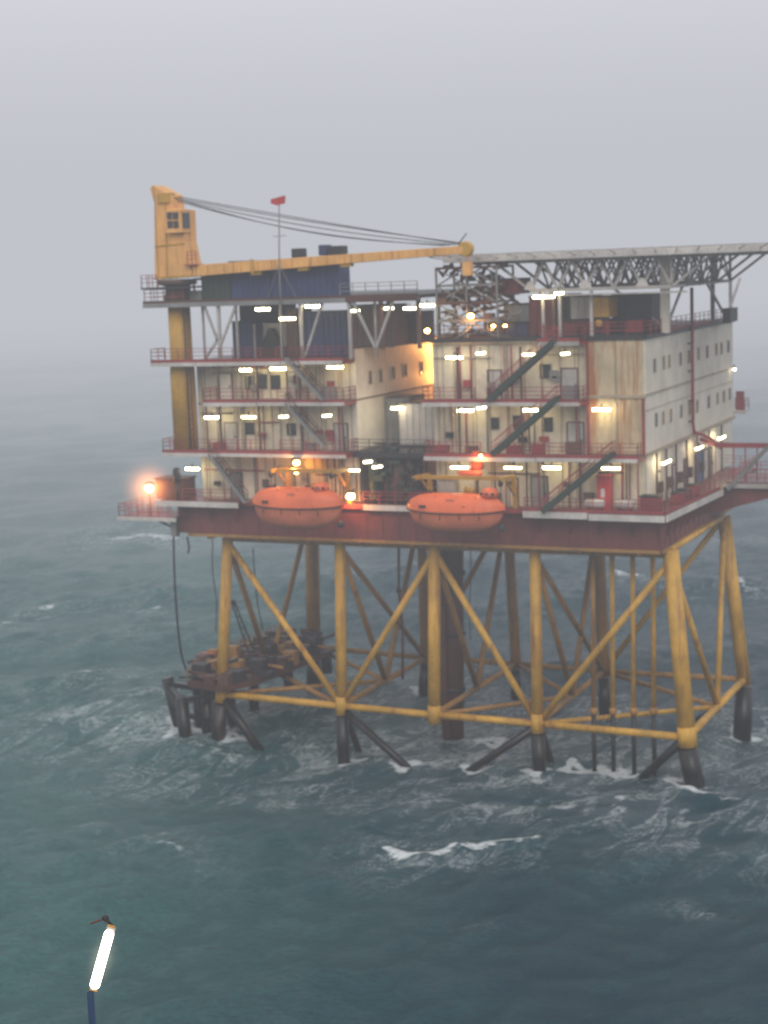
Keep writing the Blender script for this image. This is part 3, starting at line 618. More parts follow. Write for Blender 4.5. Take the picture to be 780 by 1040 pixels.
# ---- left block
LX0, LX1, LY1, LTOP = -41.4, -25.5, 31.0, 13.1
lb = thing('utility_block', (-33, 15, Z0), 'cream utility block behind the crane with lit walkways and an open deck on top', 'building')
MB().box(LX0, LX1-.2, .2, LY1, Z0, Z3-.2).build('core_wall', 'cream', lb)
MB().box(LX0, LX1-.25, 0, .198, Z0, Z3-.2).build('front_wall', 'cream', lb)
MB().box(LX1-.245, LX1, -.05, LY1, Z2-.05, LTOP).build('side_wall', 'cream_side', lb)
MB().box(LX1-.245, LX1-.03, -.02, LY1, Z1+.1, Z2-.17).build('side_wall', 'cream_side', lb)
MB().box(LX1-.245, LX1-.03, -.02, LY1, Z0, Z1+.098).build('side_wall', 'orange_wall', lb)
b_ = MB(); b_.box(LX1-.24, LX1+.06, -.1, LY1, Z2-.165, Z2-.055); b_.box(LX1-.24, LX1+.12, -.1, LY1, LTOP+.002, LTOP+.2); b_.build('seam_band', 'brown', lb)
for zz, top in ((Z0, Z1), (Z1, Z2), (Z2, Z3)):
    r_ = MB()
    for xx in np.arange(LX0+.5, LX1-.4, 1.75): r_.box(xx-.05, xx+.05, -.09, -.003, zz+.05, top-.5)
    r_.box(LX0, LX1-.3, -.12, -.003, top-.48, top-.34); r_.build('stiffener', 'orange_wall', lb)
MB().box(LX0, LX1-.02, .2, LY1, Z3-.195, Z3-.02).build('roof_plate', 'deckred', lb)
balcony(lb, -39.4, LX1-.05, Z2, gaps=((-33.4, -32), ), posts=(-37.8, -33.9, -29.8), zup=Z3, split=-34)
balcony(lb, -43.9, LX1-.05, Z1, gaps=((-41.6, -40.4), (-33.4, -32)), posts=(-37.8, -33.9, -29.8, -25.8), zup=Z2, split=-38)
balcony(lb, -44.6, LX1-.05, Z3, gaps=((-33.4, -32), ), split=-31.5)
for (px, py, w_, h_) in ((254, 388.6, .75, 1.1), (266.5, 387.5, .75, 1.1), (280, 388, .75, 1.1), (253.6, 435, .8, .9), (296, 436, .7, .9)): window_on(lb, P(px, py, 'y', 0), w_, h_, 'f')
for (px, z_, w_, h_, m_) in ((230, Z2, 1.2, 2.3, 'cream_side'), (299, Z2, 1.2, 2.3, 'lightgrey'), (233, Z1, 1.2, 2.3, 'lightgrey'), (345, Z1, 1.2, 2.3, 'lightgrey'), (236, Z0, 1.1, 2.3, 'grey'), (352, Z0, 1.2, 2.5, 'lightgrey')):
    c = P(px, 400, 'y', 0); c.z = z_; door_on(lb, c, w_, h_, 'f', m_)
side_clutter(lb, -41, -26, Z2, Z3, 13, ('orange_wall', 'grey', 'red'), .9); side_clutter(lb, -41, -26, Z1, Z2, 14, ('brown', 'grey', 'red'), 1.0); side_clutter(lb, -41, -26, Z0, Z1, 15, ('brown', 'red', 'dark', 'grey'), 1.3)
for (a, b) in ((500, 145), (546, 137), (602, 125), (655, 113), (727, 103)):
    window_on(lb, P(260+a/4.333, 350+b/4.333, 'x', LX1), .5, 1.0, 's', 'orange_wall')

# open truss level and upper deck over the left block
ud = thing('upper_deck', (-33, 12, Z3), 'upper deck on white posts and diagonals above the left block, railed all round', 'deck')
MB().box(-45.1, -18.4, -2.4, 24, UP-.3, UP).build('floor', 'dark', ud)
f_ = MB(); f_.box(-45.1, -18.4, -2.52, -2.41, UP-.5, UP-.1); f_.build('fascia', 'grey', ud)
f_ = MB(); f_.box(-45.1, -18.4, -2.48, -2.41, UP-.098, UP+.12); f_.box(-25, -18.4, -2.56, -2.53, UP-.5, UP-.1); f_.build('toe_board', 'brownred', ud)
rail_mb([(-45.0, 3, UP), (-45.0, -2.3, UP), (-41.0, -2.3, UP)], sp=1.0).build('railing', 'red', ud)
rail_mb([(-25.6, -2.3, UP), (-18.5, -2.3, UP)], sp=1.1, r=.035).build('railing', 'grey', ud)
ps = MB(); dg = MB()
for px in (222, 305.5, 355): a = P(px, 320, 'y', -2.2); ps.bar((a.x, -2.2, Z3), (a.x, -2.2, UP-.5), .26)
for px in (206, 240, 285, 381): a = P(px, 320, 'y', -1.2); ps.bar((a.x, -1.2, Z3), (a.x, -1.2, UP-.5), .18)
ps.build('post', 'lightgrey', ud)
def xz(px, z_, y_=-2.2): a = P(px, 400-(z_-7.5)*12.4, 'y', y_); return (a.x, y_, z_)
for a, b in (((222, Z3+1.2), (238, UP-.5)), ((222, Z3+1.2), (206, UP-.5)), ((309, Z3+.3), (326, UP-.5)), ((206, Z3), (222, Z3+2.2)), ((358, UP-.5), (381, Z3+.8)), ((381, Z3+.8), (398, UP-.5))): dg.bar(xz(*a), xz(*b), .2)
dg.build('diagonal_brace', 'lightgrey', ud)
MB().bar((-39.8, -2.2, Z3+.02), (-39.8, -2.2, Z3+.02+.01), .2).build('post_foot', 'grey', ud)
# support posts under the upper deck between the blocks
g_ = MB()
for xx, yy in ((-24.9, -2), (-22, -2), (-18.8, -1.5), (-24.9, 6), (-21, 8)): g_.bar((xx, yy, Z3 if xx < -25 else ROOF-.6), (xx, yy, UP-.32), .3)
g_.build('post', 'brown', ud)

def crate(name, label, cat, x0, x1, y0, y1, z0, z1, mat, ribs='f', group=None, lidmat=None):
    t = thing(name, ((x0+x1)/2, (y0+y1)/2, z0), label, cat, group)
    MB().box(x0, x1, y0, y1, z0+.06, z1).build('body', mat, t, bevel=.04)
    f = MB()
    n = max(2, int((x1-x0)/.55))
    for i in range(n+1):
        xx = x0+.05+(x1-x0-.1)*i/n; f.box(xx-.045, xx+.045, y0-.07, y0-.002, z0+.1, z1-.05)
    f.build('rib', mat, t)
    e = MB(); e.box(x0-.05, x1+.05, y0-.09, y0-.004, z1-.0+.002, z1+.1); e.box(x0-.05, x1+.05, y0, y1, z1+.002, z1+.07); e.box(x0, x1, y0-.09, y0-.004, z0, z0+.1); e.build('edge_rail', lidmat or 'dark', t)
    return t
G1 = 'dark units stored under the upper deck'
def cxz(px0, px1, y): return P(px0, 330, 'y', y).x, P(px1, 330, 'y', y).x
for (p0, p1, y, zz0, hh, mat, lab) in (
    (236, 257, 1.5, Z3, 3.2, 'blue', 'dark blue unit under the upper deck nearest the crane'),
    (244, 286, 4.0, Z3+2.6, 2.2, 'dark', 'long black duct box hung beneath the upper deck above the pale tent-shaped frame'),
    (291, 302, 1.5, Z3, 4.2, 'brown', 'narrow brown locker between the pale frame and the white post'),
    (310, 352, 1.2, Z3, 3.9, 'blue', 'big dark blue unit behind the V of white braces'),
    (356, 400, 1.6, ROOF-.6, 3.6, 'brown', 'broad rust-brown unit over the small-windowed wall'),
    (402, 428, 6.0, ROOF-.6, 2.8, 'brownred', 'red-brown unit on the roof beside the orange-lit corner')):
    a, b = cxz(p0, p1, y); crate('storage_unit', lab, 'container', a, b, y, y+3, zz0, zz0+hh, mat, group=G1)
a, b = cxz(258, 287, 1.0)
t = thing('winch_house', ((a+b)/2, 1.5, Z3), 'pale open winch house with a dark tent-shaped frame inside', 'winch house')
MB().box(a, b, 2.6, 2.8, Z3, Z3+3.0).build('back_panel', 'lightgrey', t)
f_ = MB(); f_.bar((a, 1, Z3), (a, 1, Z3+3), .15); f_.bar((b, 1, Z3), (b, 1, Z3+3), .15); f_.build('post', 'lightgrey', t)
mx = (a+b)/2; MB().prism([(mx-1.0, Z3+.9), (mx+1.0, Z3+.9), (mx+.15, Z3+2.6), (mx-.15, Z3+2.6)], 'y', 1.2, 2.0).build('frame', 'dark', t)
MB().box(mx-1.1, mx+1.2, 1.0, 2.2, Z3, Z3+.9).build('winch', 'brownred', t)
# blue tanks on the upper deck
G2 = 'dark blue tanks in a row on the upper deck'
a, b = P(209, 290, 'y', 0).x, P(359, 290, 'y', 0).x; seg = [a, a+3.0, a+7.0, b-.9]
for i, lab in enumerate(('short dark grey-green tank next to the crane', 'middle dark blue tank below the crane boom', 'long dark blue tank at the railed end of the upper deck')):
    crate('deck_tank', lab, 'tank', seg[i]+.06, seg[i+1]-.06, -.8, 1.4, UP+.003, UP+(2.7 if i == 0 else 2.75), 'green' if i == 0 else 'blue', group=G2)
a = P(200, 290, 'y', -.5).x; t = thing('valve_skid', (a, -.5, UP), 'grey valve skid standing by the crane base on the upper deck', 'machine')
MB().box(a-.6, a+.6, -.9, .3, UP, UP+.9).build('body', 'grey', t, bevel=.04); MB().tube([(a-.3, -.5, UP+.9), (a-.3, -.5, UP+1.9), (a+.5, -.5, UP+1.9)], .12, 8).build('pipe_run', 'lightgrey', t)
for (px, py, w_, h_, lab) in ((343, 255, 1.4, .9, 'black ventilator hood right of the pair above the boom'), (330, 254, .8, .9, 'bluish ventilator beside the black hood above the boom'), (303.5, 257, 1.0, .8, 'small black ventilator left of the pair above the boom'), (250, 267, 3.2, .4, 'flat grey hatch cover showing above the boom near the crane')):
    a = P(px, py, 'y', .6); z_ = UP+2.85; t = thing('ventilator', (a.x, .6, z_), lab, 'ventilator', 'ventilators on top of the blue tanks')
    MB().tube([(a.x, .6, z_-.03), (a.x, .6, a.z)], w_*.3, 10).build('stem', 'dark', t); MB().box(a.x-w_/2, a.x+w_/2, .1, 1.2, a.z-h_/2, a.z+h_/2).build('hood', 'blue' if w_ == .8 else 'dark', t, bevel=.08)

# ------------------------------------------------------------------ crane
pc = P(186.5, 400, 'y', -.6); cxx = pc.x
cr = thing('pedestal_crane', (cxx, -.6, Z1), 'yellow pedestal crane with its long boom lying level over the upper deck', 'crane')
MB().lathe((cxx, -.6, 0), [(1.12, Z1-.15), (1.12, Z3-1), (1.02, Z3), (1.0, UP-.4)], 28).build('pedestal', 'ped', cr)
pp = MB(); pp.tube([(cxx+1.0, -1.5, Z1), (cxx+1.0, -1.5, UP)], .09, 8); pp.tube([(cxx-.3, -1.9, Z1), (cxx-.3, -1.9, Z1+.01)], .05, 6)
for zz in np.arange(Z1+1, UP-.4, .45): pp.bar((cxx+.95, -1.55, zz), (cxx+1.35, -1.5, zz), .04)
pp.tube([(cxx+1.38, -1.5, Z1), (cxx+1.38, -1.5, UP)], .05, 8); pp.build('ladder', 'brown', cr)
MB().lathe((cxx, -.6, 0), [(1.25, UP+.01), (1.3, UP+.5), (1.15, UP+.7), (1.15, 19.0), (1.75, 19.1), (1.75, 19.55)], 28).build('slew_ring', 'brown', cr)
def cp_(px, py): a = P(px, py, 'y', -2.0); return (a.x, a.z)
prof = [cp_(157, 284), cp_(196, 281), cp_(191, 262), cp_(187.5, 245), cp_(186, 213), cp_(175, 212), cp_(173, 198), cp_(155, 188), cp_(152, 191), cp_(156.5, 206)]
MB().prism(prof, 'y', -2.0, .1).build('machine_house', 'craneyellow', cr, bevel=.06)
# side trim and cab
f_ = MB(); q = prof
f_.bar((q[0][0], -2.06, q[0][1]+.1), (q[1][0], -2.06, q[1][1]+.1), .1, .2); a = cp_(168, 200); b = cp_(170, 282); f_.bar((a[0], -2.05, a[1]), (b[0], -2.05, b[1]), .08, .1)
a = cp_(158, 250); b = cp_(188, 247); f_.bar((a[0], -2.05, a[1]), (b[0], -2.05, b[1]), .08, .1); f_.build('trim', 'ped', cr)
c0, c1 = cp_(172, 237), cp_(186, 213); cabo = MB().box(c0[0], c1[0]+.1, -2.6, -2.003, c0[1], c1[1]).build('cab', 'craneyellow', cr, bevel=.04)
for (l_, r_) in ((174, 178.3), (180, 184.5)):
    w0, w1 = cp_(l_, 232), cp_(r_, 215.5); MB().box(w0[0], w1[0], -2.64, -2.603, w0[1], w1[1]).build('window', 'glass', cabo)
    MB().box(w0[0]-.03, w1[0]+.03, -2.67, -2.645, (w0[1]+w1[1])/2-.04, (w0[1]+w1[1])/2+.04).build('window_bar', 'craneyellow', cabo)
q0, q1 = cp_(186, 232), cp_(186, 216); MB().box(c1[0]+.103, c1[0]+.13, -2.4, -1.2, q0[1], q1[1]).build('window', 'glass', cabo)
MB().box(c1[0]-.0, c1[0]+.1, -2.0, -.9, c0[1], c1[1]).build('cab_side', 'craneyellow', cr)
a, b = cp_(161, 204), cp_(172, 200); MB().box(a[0], b[0]+.1, -2.2, -1.2, a[1]-.2, b[1]+.35).build('sheave_block', 'ped', cr)
rl = rail_mb([(q[0][0]-1.0, -2.6, 18.9), (q[0][0]-1.0, 1.0, 18.9), (q[0][0]+.5, 1.0, 18.9)], sp=.9); r2 = rail_mb([(q[0][0]+.6, -2.6, 18.9), (q[0][0]-1.0, -2.6, 18.9)], sp=.8); rl.add(r2.v, r2.f)
rl.build('railing', 'red', cr)
MB().box(q[0][0]-1.05, q[1][0]+.2, -2.7, 1.1, 18.75, 18.9).build('service_platform', 'dark', cr)
a = cp_(192, 252); m_ = rail_mb([(a[0], -2.4, a[1]-1.4), (a[0]+.9, -2.4, a[1]-1.4)], sp=.45); m_.box(a[0]-.3, a[0]+1, -2.5, -1.2, a[1]-1.5, a[1]-1.41); m_.build('step_platform', 'red', cr)
# boom
ba, bt = P(199, 275, 'y', -1.6), P(472, 253.5, 'y', -1.6)
boom = MB(); boom.bar(ba, bt, 1.1, 1.0, .7, .62); boom.build('boom', 'craneyellow', cr, bevel=.03)
d = (bt-ba).normalized(); ln = (bt-ba).length
ex = MB()
for f0, f1, dz in ((.22, .26, -.62), (.40, .44, -.55), (.56, .60, -.5)): ex.bar(ba+d*ln*f0+Vector((0, 0, dz)), ba+d*ln*f1+Vector((0, 0, dz)), .5, .3)
ex.bar(ba+d*ln*.23+Vector((0, -.6, 0)), ba+d*ln*.24+Vector((0, -.6, -.0)), .1, 1.2)
for i in range(14): c = ba+d*ln*(.06+.065*i); ex.bar(c+Vector((0, -.56+.012*i, .45-.012*i)), c+Vector((0, -.56+.012*i, -.45+.012*i)), .05, .05)
ex.build('boom_fitting', 'ped', cr)
hd = MB(); hd.lathe(bt+Vector((.1, -.35, .05)), [(.55, 0), (.62, .05), (.62, .65), (.55, .7)], 16, 'y'); hd.build('boom_head', 'ped', cr)
hk = MB(); hk.tube([bt+Vector((.2, 0, -.3)), bt+Vector((.2, 0, -1.0))], .05, 6); hk.box(bt.x-.15, bt.x+.55, bt.y-.3, bt.y+.3, bt.z-2.1, bt.z-1.0); hk.build('hook_block', 'craneyellow', cr)
wh = MB(); wh.tube([bt+Vector((-.6, 0, .4)), bt+Vector((.2, 0, 1.3))], .05, 6); wh.build('whip_rod', 'dark', cr)
top = P(180, 201, 'y', -1.6)
for k, (dz, e, s_) in enumerate(((0, .99, .5), (-.12, .97, 1.1), (-.3, .93, 1.7), (.1, .99, .2), (-.2, .95, 2.1))):
    pts = []
    endp = ba+d*ln*e+Vector((0, 0, .45+.1*(k == 0)))
    for i in range(15):
        u_ = i/14; p = (top+Vector((0, (k-2)*.25, dz))).lerp(endp, u_); p.z -= s_*.42*math.sin(PI*u_); pts.append(p)
    MB().tube(pts, .042, 6).build('cable', 'dark', cr)

# mast
mb_ = P(285, 305, 'y', -2.6); mt_ = P(283.5, 200, 'y', -2.6)
t = thing('antenna_mast', (mb_.x, -2.6, Z3), 'slim grey mast with a red top piece standing in front of the boom', 'mast')
MB().tube([(mb_.x, -2.6, Z3+.2), (mb_.x, -2.6, 20), (mt_.x, -2.6, mt_.z)], .09, 8, .05).build('pole', 'grey', t)
c = P(284, 240, 'y', -2.6); MB().bar(c+Vector((-.6, 0, 0)), c+Vector((.6, 0, .05)), .06).build('crossarm', 'grey', t)
c = P(284, 203, 'y', -2.6); m_ = MB(); m_.prism([(c.x-.85, c.z-.25), (c.x-.3, c.z-.45), (c.x+.5, c.z-.3), (c.x+.55, c.z+.35), (c.x-.2, c.z+.2), (c.x-.8, c.z+.1)], 'y', -2.66, -2.56); m_.build('flag', 'pinkred', t)
g_ = MB()
for s_ in (-1, 1): g_.bar((mb_.x, -2.6, 20.5), (mb_.x+1.4*s_, -2.3, UP), .035)
g_.build('stay', 'grey', t)

# ------------------------------------------------------------------ helideck
hx0, hx1, hy0, hy1 = -17.4, 14.0, 1.0, 30.0; ch = 8.0
oct_ = [(hx0+ch, hy0), (hx1-ch, hy0), (hx1, hy0+ch), (hx1, hy1-ch), (hx1-ch, hy1), (hx0+ch, hy1), (hx0, hy1-ch), (hx0, hy0+ch)]
hel = thing('helideck', (-2, 15, ROOF), 'flat pale helicopter deck on a grey lattice of trusses over the right block', 'helideck')
HZ = 20.25
oct_ = [(hx0, hy0), (hx1-5, hy0), (hx1, hy0+6), (hx1, hy1-ch), (hx1-ch, hy1), (hx0+4, hy1), (hx0, hy1-4)]
MB().prism(oct_, 'z', HZ, HZ+.3).build('landing_deck', 'lightgrey', hel)
e_ = MB(); n_ = len(oct_); cen = Vector((-2, 15, 0))
def off(p, k, z_): v = Vector((p[0], p[1], 0))-cen; v = v.normalized()*k; return Vector((p[0]+v.x, p[1]+v.y, z_))
nt_ = MB(); nf = MB()
for i in range(n_):
    a, b = oct_[i], oct_[(i+1) % n_]
    e_.bar((a[0], a[1], HZ+.1), (b[0], b[1], HZ+.1), .16, .55)
    k = max(2, int((Vector(b)-Vector(a)).length/1.6))
    for j in range(k+1):
        p = Vector(a).lerp(Vector(b), j/k); nt_.bar((p.x, p.y, HZ+.1), off(p, 1.3, HZ+.32+.1*random.random()), .07)
    nf.add([(a[0], a[1], HZ+.38), (b[0], b[1], HZ+.38), off(b, 1.35, HZ+.42), off(a, 1.35, HZ+.42)], [(0, 1, 2, 3)])
    nt_.bar(off(a, 1.35, HZ+.42), off(b, 1.35, HZ+.42), .09)
    nt_.bar((a[0], a[1], HZ+.44), (b[0], b[1], HZ+.44), .07)
e_.build('edge_beam', 'white', hel); nt_.build('net_frame', 'lightgrey', hel)
tr = MB(); tr2 = MB(); TB = 17.55
ys = [2.2, 7, 12, 17.5, 23]
xs = np.linspace(-10.2, 1.7, 6)
for yi_, yy in enumerate(ys):
    tg = tr if yi_ == 0 else tr2
    tg.bar((xs[0]-.0, yy, TB), (xs[-1], yy, TB), .26); tg.bar((hx0+1, yy, HZ-.3), (hx1-3, yy, HZ-.3), .26)
    for i in range(len(xs)-1):
        m_ = (xs[i]+xs[i+1])/2; wd_ = .2 if yi_ == 0 else .12; tg.bar((xs[i], yy, TB), (m_, yy, HZ-.35), wd_); tg.bar((m_, yy, HZ-.35), (xs[i+1], yy, TB), wd_)
    tg.bar((xs[-1], yy, TB), (xs[-1]+3.2, yy, HZ-.35), .2); tg.bar((xs[-1], yy, TB), (xs[-1], yy, HZ-.35), .2)
    tg.bar((xs[0], yy, TB), (xs[0]-3.0, yy, HZ-.35), .2)
for xx in xs:
    tr2.bar((xx, ys[0], TB), (xx, ys[-1], TB), .2); tr2.bar((xx, hy0+.4, HZ-.31), (xx, hy1-.6, HZ-.31), .18)
    for i in range(len(ys)-1):
        m_ = (ys[i]+ys[i+1])/2; tr2.bar((xx, ys[i], TB), (xx, m_, HZ-.35), .14); tr2.bar((xx, m_, HZ-.35), (xx, ys[i+1], TB), .14)
for i in range(len(xs)-1):
    for j in range(len(ys)-1): tr2.bar((xs[i], ys[j], TB+.02), (xs[i+1], ys[j+1], TB+.02), .12)
tr.build('front_truss', 'lightgrey', hel); tr2.build('inner_truss', 'lightgrey', hel)
gs = MB()
for xx, yy in ((xs[0], 2.2), (xs[2], 2.2), (xs[4], 2.2)): gs.prism([(xx-.55, TB+.1), (xx+.55, TB+.1), (xx+.2, TB+.75), (xx-.2, TB+.75)], 'y', yy-.17, yy-.135)
gs.build('gusset', 'white', hel)
wk = MB(); wk.bar((-9.6, 1.7, TB-.42), (3.0, 1.7, TB-.42), .5, .12); wk.bar((-9.6, 1.5, TB+.1), (3.0, 1.5, TB+.1), .07); wk.build('catwalk', 'lightgrey', hel)
def post(px, py, zt, r=.16, mat='lightgrey', x=None):
    a = P(px, py, 'z', ROOF+.05); MB().bar(a, (a.x, a.y, zt), r*2).build('post', mat, hel)
post(676, 338, HZ-.1, .33, 'cream_side'); post(724, 325.5, HZ-.1, .18, 'grey'); post(742, 321, TB, .14, 'grey')
for px, y_ in ((552, 1.2), (563, 1.2), (569, 1.2), (601, 2.2)):
    a = P(px, 330, 'y', y_); MB().bar((a.x, y_, ROOF), (a.x, y_, TB-.1), .24).build('post', 'lightgrey' if px != 563 else 'brown', hel)
dg = MB(); yq = P(724, 325.5, 'z', ROOF).y; dg.bar((-.3, yq, ROOF+.2), (-.3, yq-8, TB), .2); dg.bar((-.3, yq, ROOF+.2), (-.3, yq+6, TB), .2)
a = P(676, 338, 'z', ROOF); dg.bar((a.x, a.y, ROOF+.4), (a.x-4.5, a.y, TB), .18); dg.bar((a.x, a.y+.3, ROOF+.4), (a.x, a.y+6, TB), .18)
dg.build('diagonal_brace', 'lightgrey', hel)

# lattice tower and red gear left of the helideck
tw = thing('lattice_tower', (-15.5, 2.5, ROOF), 'crowded grey and red lattice tower between the boom tip and the helideck', 'tower')
m1, m2 = MB(), MB(); rnd = random.Random(5)
tx0, tx1, ty0, ty1 = -18.0, -12.6, .6, 4.6
for xx in (tx0, (tx0+tx1)/2, tx1):
    for yy in (ty0, ty1): m1.bar((xx, yy, ROOF), (xx, yy, HZ-.6), .15)
lv = np.linspace(ROOF+.1, HZ-.6, 5)
for i in range(5):
    for yy in (ty0, ty1): (m1 if i % 2 else m2).bar((tx0, yy, lv[i]), (tx1, yy, lv[i]), .18)
    for xx in (tx0, tx1): m1.bar((xx, ty0, lv[i]), (xx, ty1, lv[i]), .16)
    if i < 4:
        mxx = (tx0+tx1)/2
        for yy in (ty0, ty1):
            m1.bar((tx0, yy, lv[i]), (mxx, yy, lv[i+1]), .11); m1.bar((mxx, yy, lv[i+1]), (tx1, yy, lv[i]), .11); m1.bar((tx0, yy, lv[i+1]), (mxx, yy, lv[i]), .09)
m1.build('lattice', 'grey', tw); m2.build('cross_beam', 'brownred', tw)
for k, mat in enumerate(('brownred', 'brown', 'grey')):
    m_ = MB()
    for i in range(34):
        xx, yy, zz = rnd.uniform(tx0, tx1-.3), rnd.uniform(ty0-.3, ty1-1), rnd.uniform(ROOF+(2.4 if k == 0 else .4), HZ-.5); s_ = rnd.uniform(.15, .5)
        if i % 2: m_.box(xx, xx+s_*1.8, yy, yy+.8, zz, zz+s_)
        else: m_.tube([(xx, yy, zz), (xx+rnd.uniform(-2, 2), yy, zz+rnd.uniform(-1.2, 1.2))], .12, 7)
    m_.build('pipe_length', mat, tw)
# roof gear
def roof_box(lab, px0, px1, y, z0, z1, mat, cat='container', name='roof_unit', dy=3): a, b = cxz(px0, px1, y); return crate(name, lab, cat, a, b, y, y+dy, z0, z1, mat, group='units standing on the right-hand roof')
roof_box('pale grey unit with a sloping lid on the roof right of the lattice tower', 512, 545, 3.5, ROOF+1.2, ROOF+2.7, 'grey')
roof_box('dark red box under the helideck left end, above the pale sloping unit', 500, 528, 2.5, TB-.3, TB+1.0, 'deckred')
roof_box('long dark blue plinth unit with an amber light strip on the roof', 492, 536, 3.4, ROOF+.06, ROOF+1.15, 'blue')
roof_box('maroon cabin between the pale sloping unit and the thin posts', 538, 561, 3.0, ROOF+.06, ROOF+3.3, 'deckred')
roof_box('black unit behind the thin posts on the roof', 570, 580, 4.2, ROOF+.06, ROOF+3.4, 'dark')
roof_box('light grey unit left of the yellow box on the roof', 580, 601, 4.0, ROOF+1.3, ROOF+3.2, 'lightgrey')
roof_box('bright yellow box on the roof beneath the helideck truss', 601.5, 619, 3.6, ROOF+1.4, ROOF+3.15, 'boxyellow')
roof_box('low dark red bin under the light grey and yellow boxes', 572, 619, 3.5, ROOF+.06, ROOF+1.25, 'deckred')
roof_box('wide charcoal cabin right of the yellow box on the roof', 622, 662, 6.0, ROOF+.06, ROOF+3.2, 'dark', dy=5)
roof_box('small red pump box in front of the charcoal cabin', 638, 652, 4.6, ROOF+.06, ROOF+1.2, 'red', dy=1.2)
roof_box('low black locker on the far right roof by the last helideck post', 734, 742, 22, ROOF+.06, ROOF+1.3, 'dark', dy=3)
a = P(609, 329, 'y', 3.4); t = thing('floodlight', (a.x, 3.4, ROOF), 'small yellow floodlight head under the yellow roof box', 'floodlight')
MB().tube([(a.x, 3.3, ROOF), (a.x, 3.3, a.z)], .05, 6).build('stand', 'dark', t); MB().lathe((a.x, 3.2, a.z), [(.12, -.3), (.32, -.1), (.32, .2), (.15, .35)], 12).build('head', 'boxyellow', t)
t = thing('roof_railing', (0, 5, ROOF), 'red railing running along the roof edge of the windowed wall', 'railing')
m_ = rail_mb([(-4.4, -.3, ROOF+.1), (.15, -.3, ROOF+.1), (.15, 30.8, ROOF+.1)], sp=1.6); m_.build('rails', 'red', t)
MB().bar((.15, 4.5, ROOF+.25), (.15, 30.8, ROOF+.25), .06, .28).build('kick_plate', 'red', t)
t = thing('roof_railing', (-12, 0, ROOF), 'dark railing along the front roof edge below the lattice tower', 'railing')
rail_mb([(RX0, -.3, ROOF+.1), (-8.3, -.3, ROOF+.1)], sp=1.2).build('rails', 'brownred', t)

# ------------------------------------------------------------------ stairs
def stair(lab, top, bot, mat='green', y=-3.05, wid=.8, hand='red', sh=.48):
    a = P(*top, 'y', y); b = P(*bot, 'y', y); t = thing('stairway', (b.x, y, b.z), lab, 'stairs', 'steep outside stairways between the walkways')
    for yy in (y, y+wid): MB().bar((a.x, yy, a.z), (b.x, yy, b.z), .09, sh).build('stringer', mat, t)
    m_ = MB(); n = int(abs(a.z-b.z)/.26)
    for i in range(1, n):
        p = a.lerp(b, i/n); m_.box(p.x-.14, p.x+.14, y+.05, y+wid-.05, p.z-.02, p.z+.02)
    m_.build('tread', 'dark', t)
    h_ = MB()
    for yy in (y, y+wid):
        h_.bar((a.x, yy, a.z+1.0), (b.x, yy, b.z+1.0), .06); h_.bar((a.x, yy, a.z+.55), (b.x, yy, b.z+.55), .04)
        for i in range(5): p = a.lerp(b, i/4); h_.bar((p.x, yy, p.z), (p.x, yy, p.z+1.0), .05)
    h_.build('handrail', hand, t)
stair('green stairway from the roof down to the top walkway of the right block', (563, 346), (495, 407))
stair('green stairway from the top walkway down to the middle walkway of the right block', (566, 404), (499, 462))
stair('green stairway from the middle walkway down to the main deck beside the red cabinet', (622, 461), (550, 520))
stair('dark stairway under the upper storey lamps of the left block', (289, 364), (327, 406), 'grey', hand='brownred', wid=.5, sh=.26)
stair('dark stairway in the lower storey of the left block', (290, 411), (329, 454), 'grey', hand='brownred', wid=.5, sh=.26)
stair('dark stairway at the crane end of the left block down to the main deck', (212, 462), (249, 511), 'grey', hand='brownred', wid=.5, sh=.3)

# ------------------------------------------------------------------ gap between the blocks
gx = [P(px, 430, 'y', 3).x for px in (382, 401, 438)]
crate('grey_container', 'tall grey container in the gap between the two blocks', 'container', -25.3, -23.0, 5.5, 9, Z1, Z2-.4, 'grey')
crate('white_container', 'white ribbed container in the gap below the orange-lit wall', 'container', -22.9, -18.6, 3.0, 7, Z1+.1, Z2-.7, 'lightgrey')
t = thing('gap_walkway', (-22, 1, Z1), 'walkway bridging the gap between the two blocks', 'walkway')
MB().box(LX1+.05, RX0-.05, -1.2, 9, Z1-.16, Z1).build('floor', 'dark', t); MB().box(LX1+.05, RX0-.05, -1.32, -1.21, Z1-.45, Z1-.05).build('fascia', 'dark', t)
rail_mb([(LX1+.1, -1.1, Z1), (RX0-.1, -1.1, Z1)]).build('railing', 'dark', t)
t = thing('process_skid', (-22, -1, Z0), 'tangle of dark vertical vessels and pipes standing between the two boats', 'process plant')
rnd = random.Random(21)
for xx, yy, r_, zt in ((-24.0, -.3, .5, 4.4), (-22.9, .3, .5, 5.2), (-21.6, -.2, .6, 4.6), (-20.2, .4, .45, 4.2)):
    MB().lathe((xx, yy, Z0), [(r_*.5, 0), (r_, .3), (r_, zt-.5), (r_*.6, zt-.1), (.15, zt)], 16).build('vessel', rnd.choice(('green', 'dark', 'brown')), t)
m_ = MB()
for i in range(26):
    xx = rnd.uniform(-24.6, -19.4); zz = rnd.uniform(.8, 4.9); yy = rnd.uniform(-1.0, 1.2)
    if i % 2: m_.tube([(xx, yy, zz), (xx+rnd.uniform(.6, 2), yy, zz), (xx+rnd.uniform(.6, 2), yy, zz+rnd.uniform(-1.5, 1.5))], rnd.uniform(.06, .14), 7)
    else: m_.tube([(xx, yy, Z0), (xx, yy, zz)], rnd.uniform(.05, .11), 7)
m_.build('pipe_length', 'dark', t)
m_ = MB()
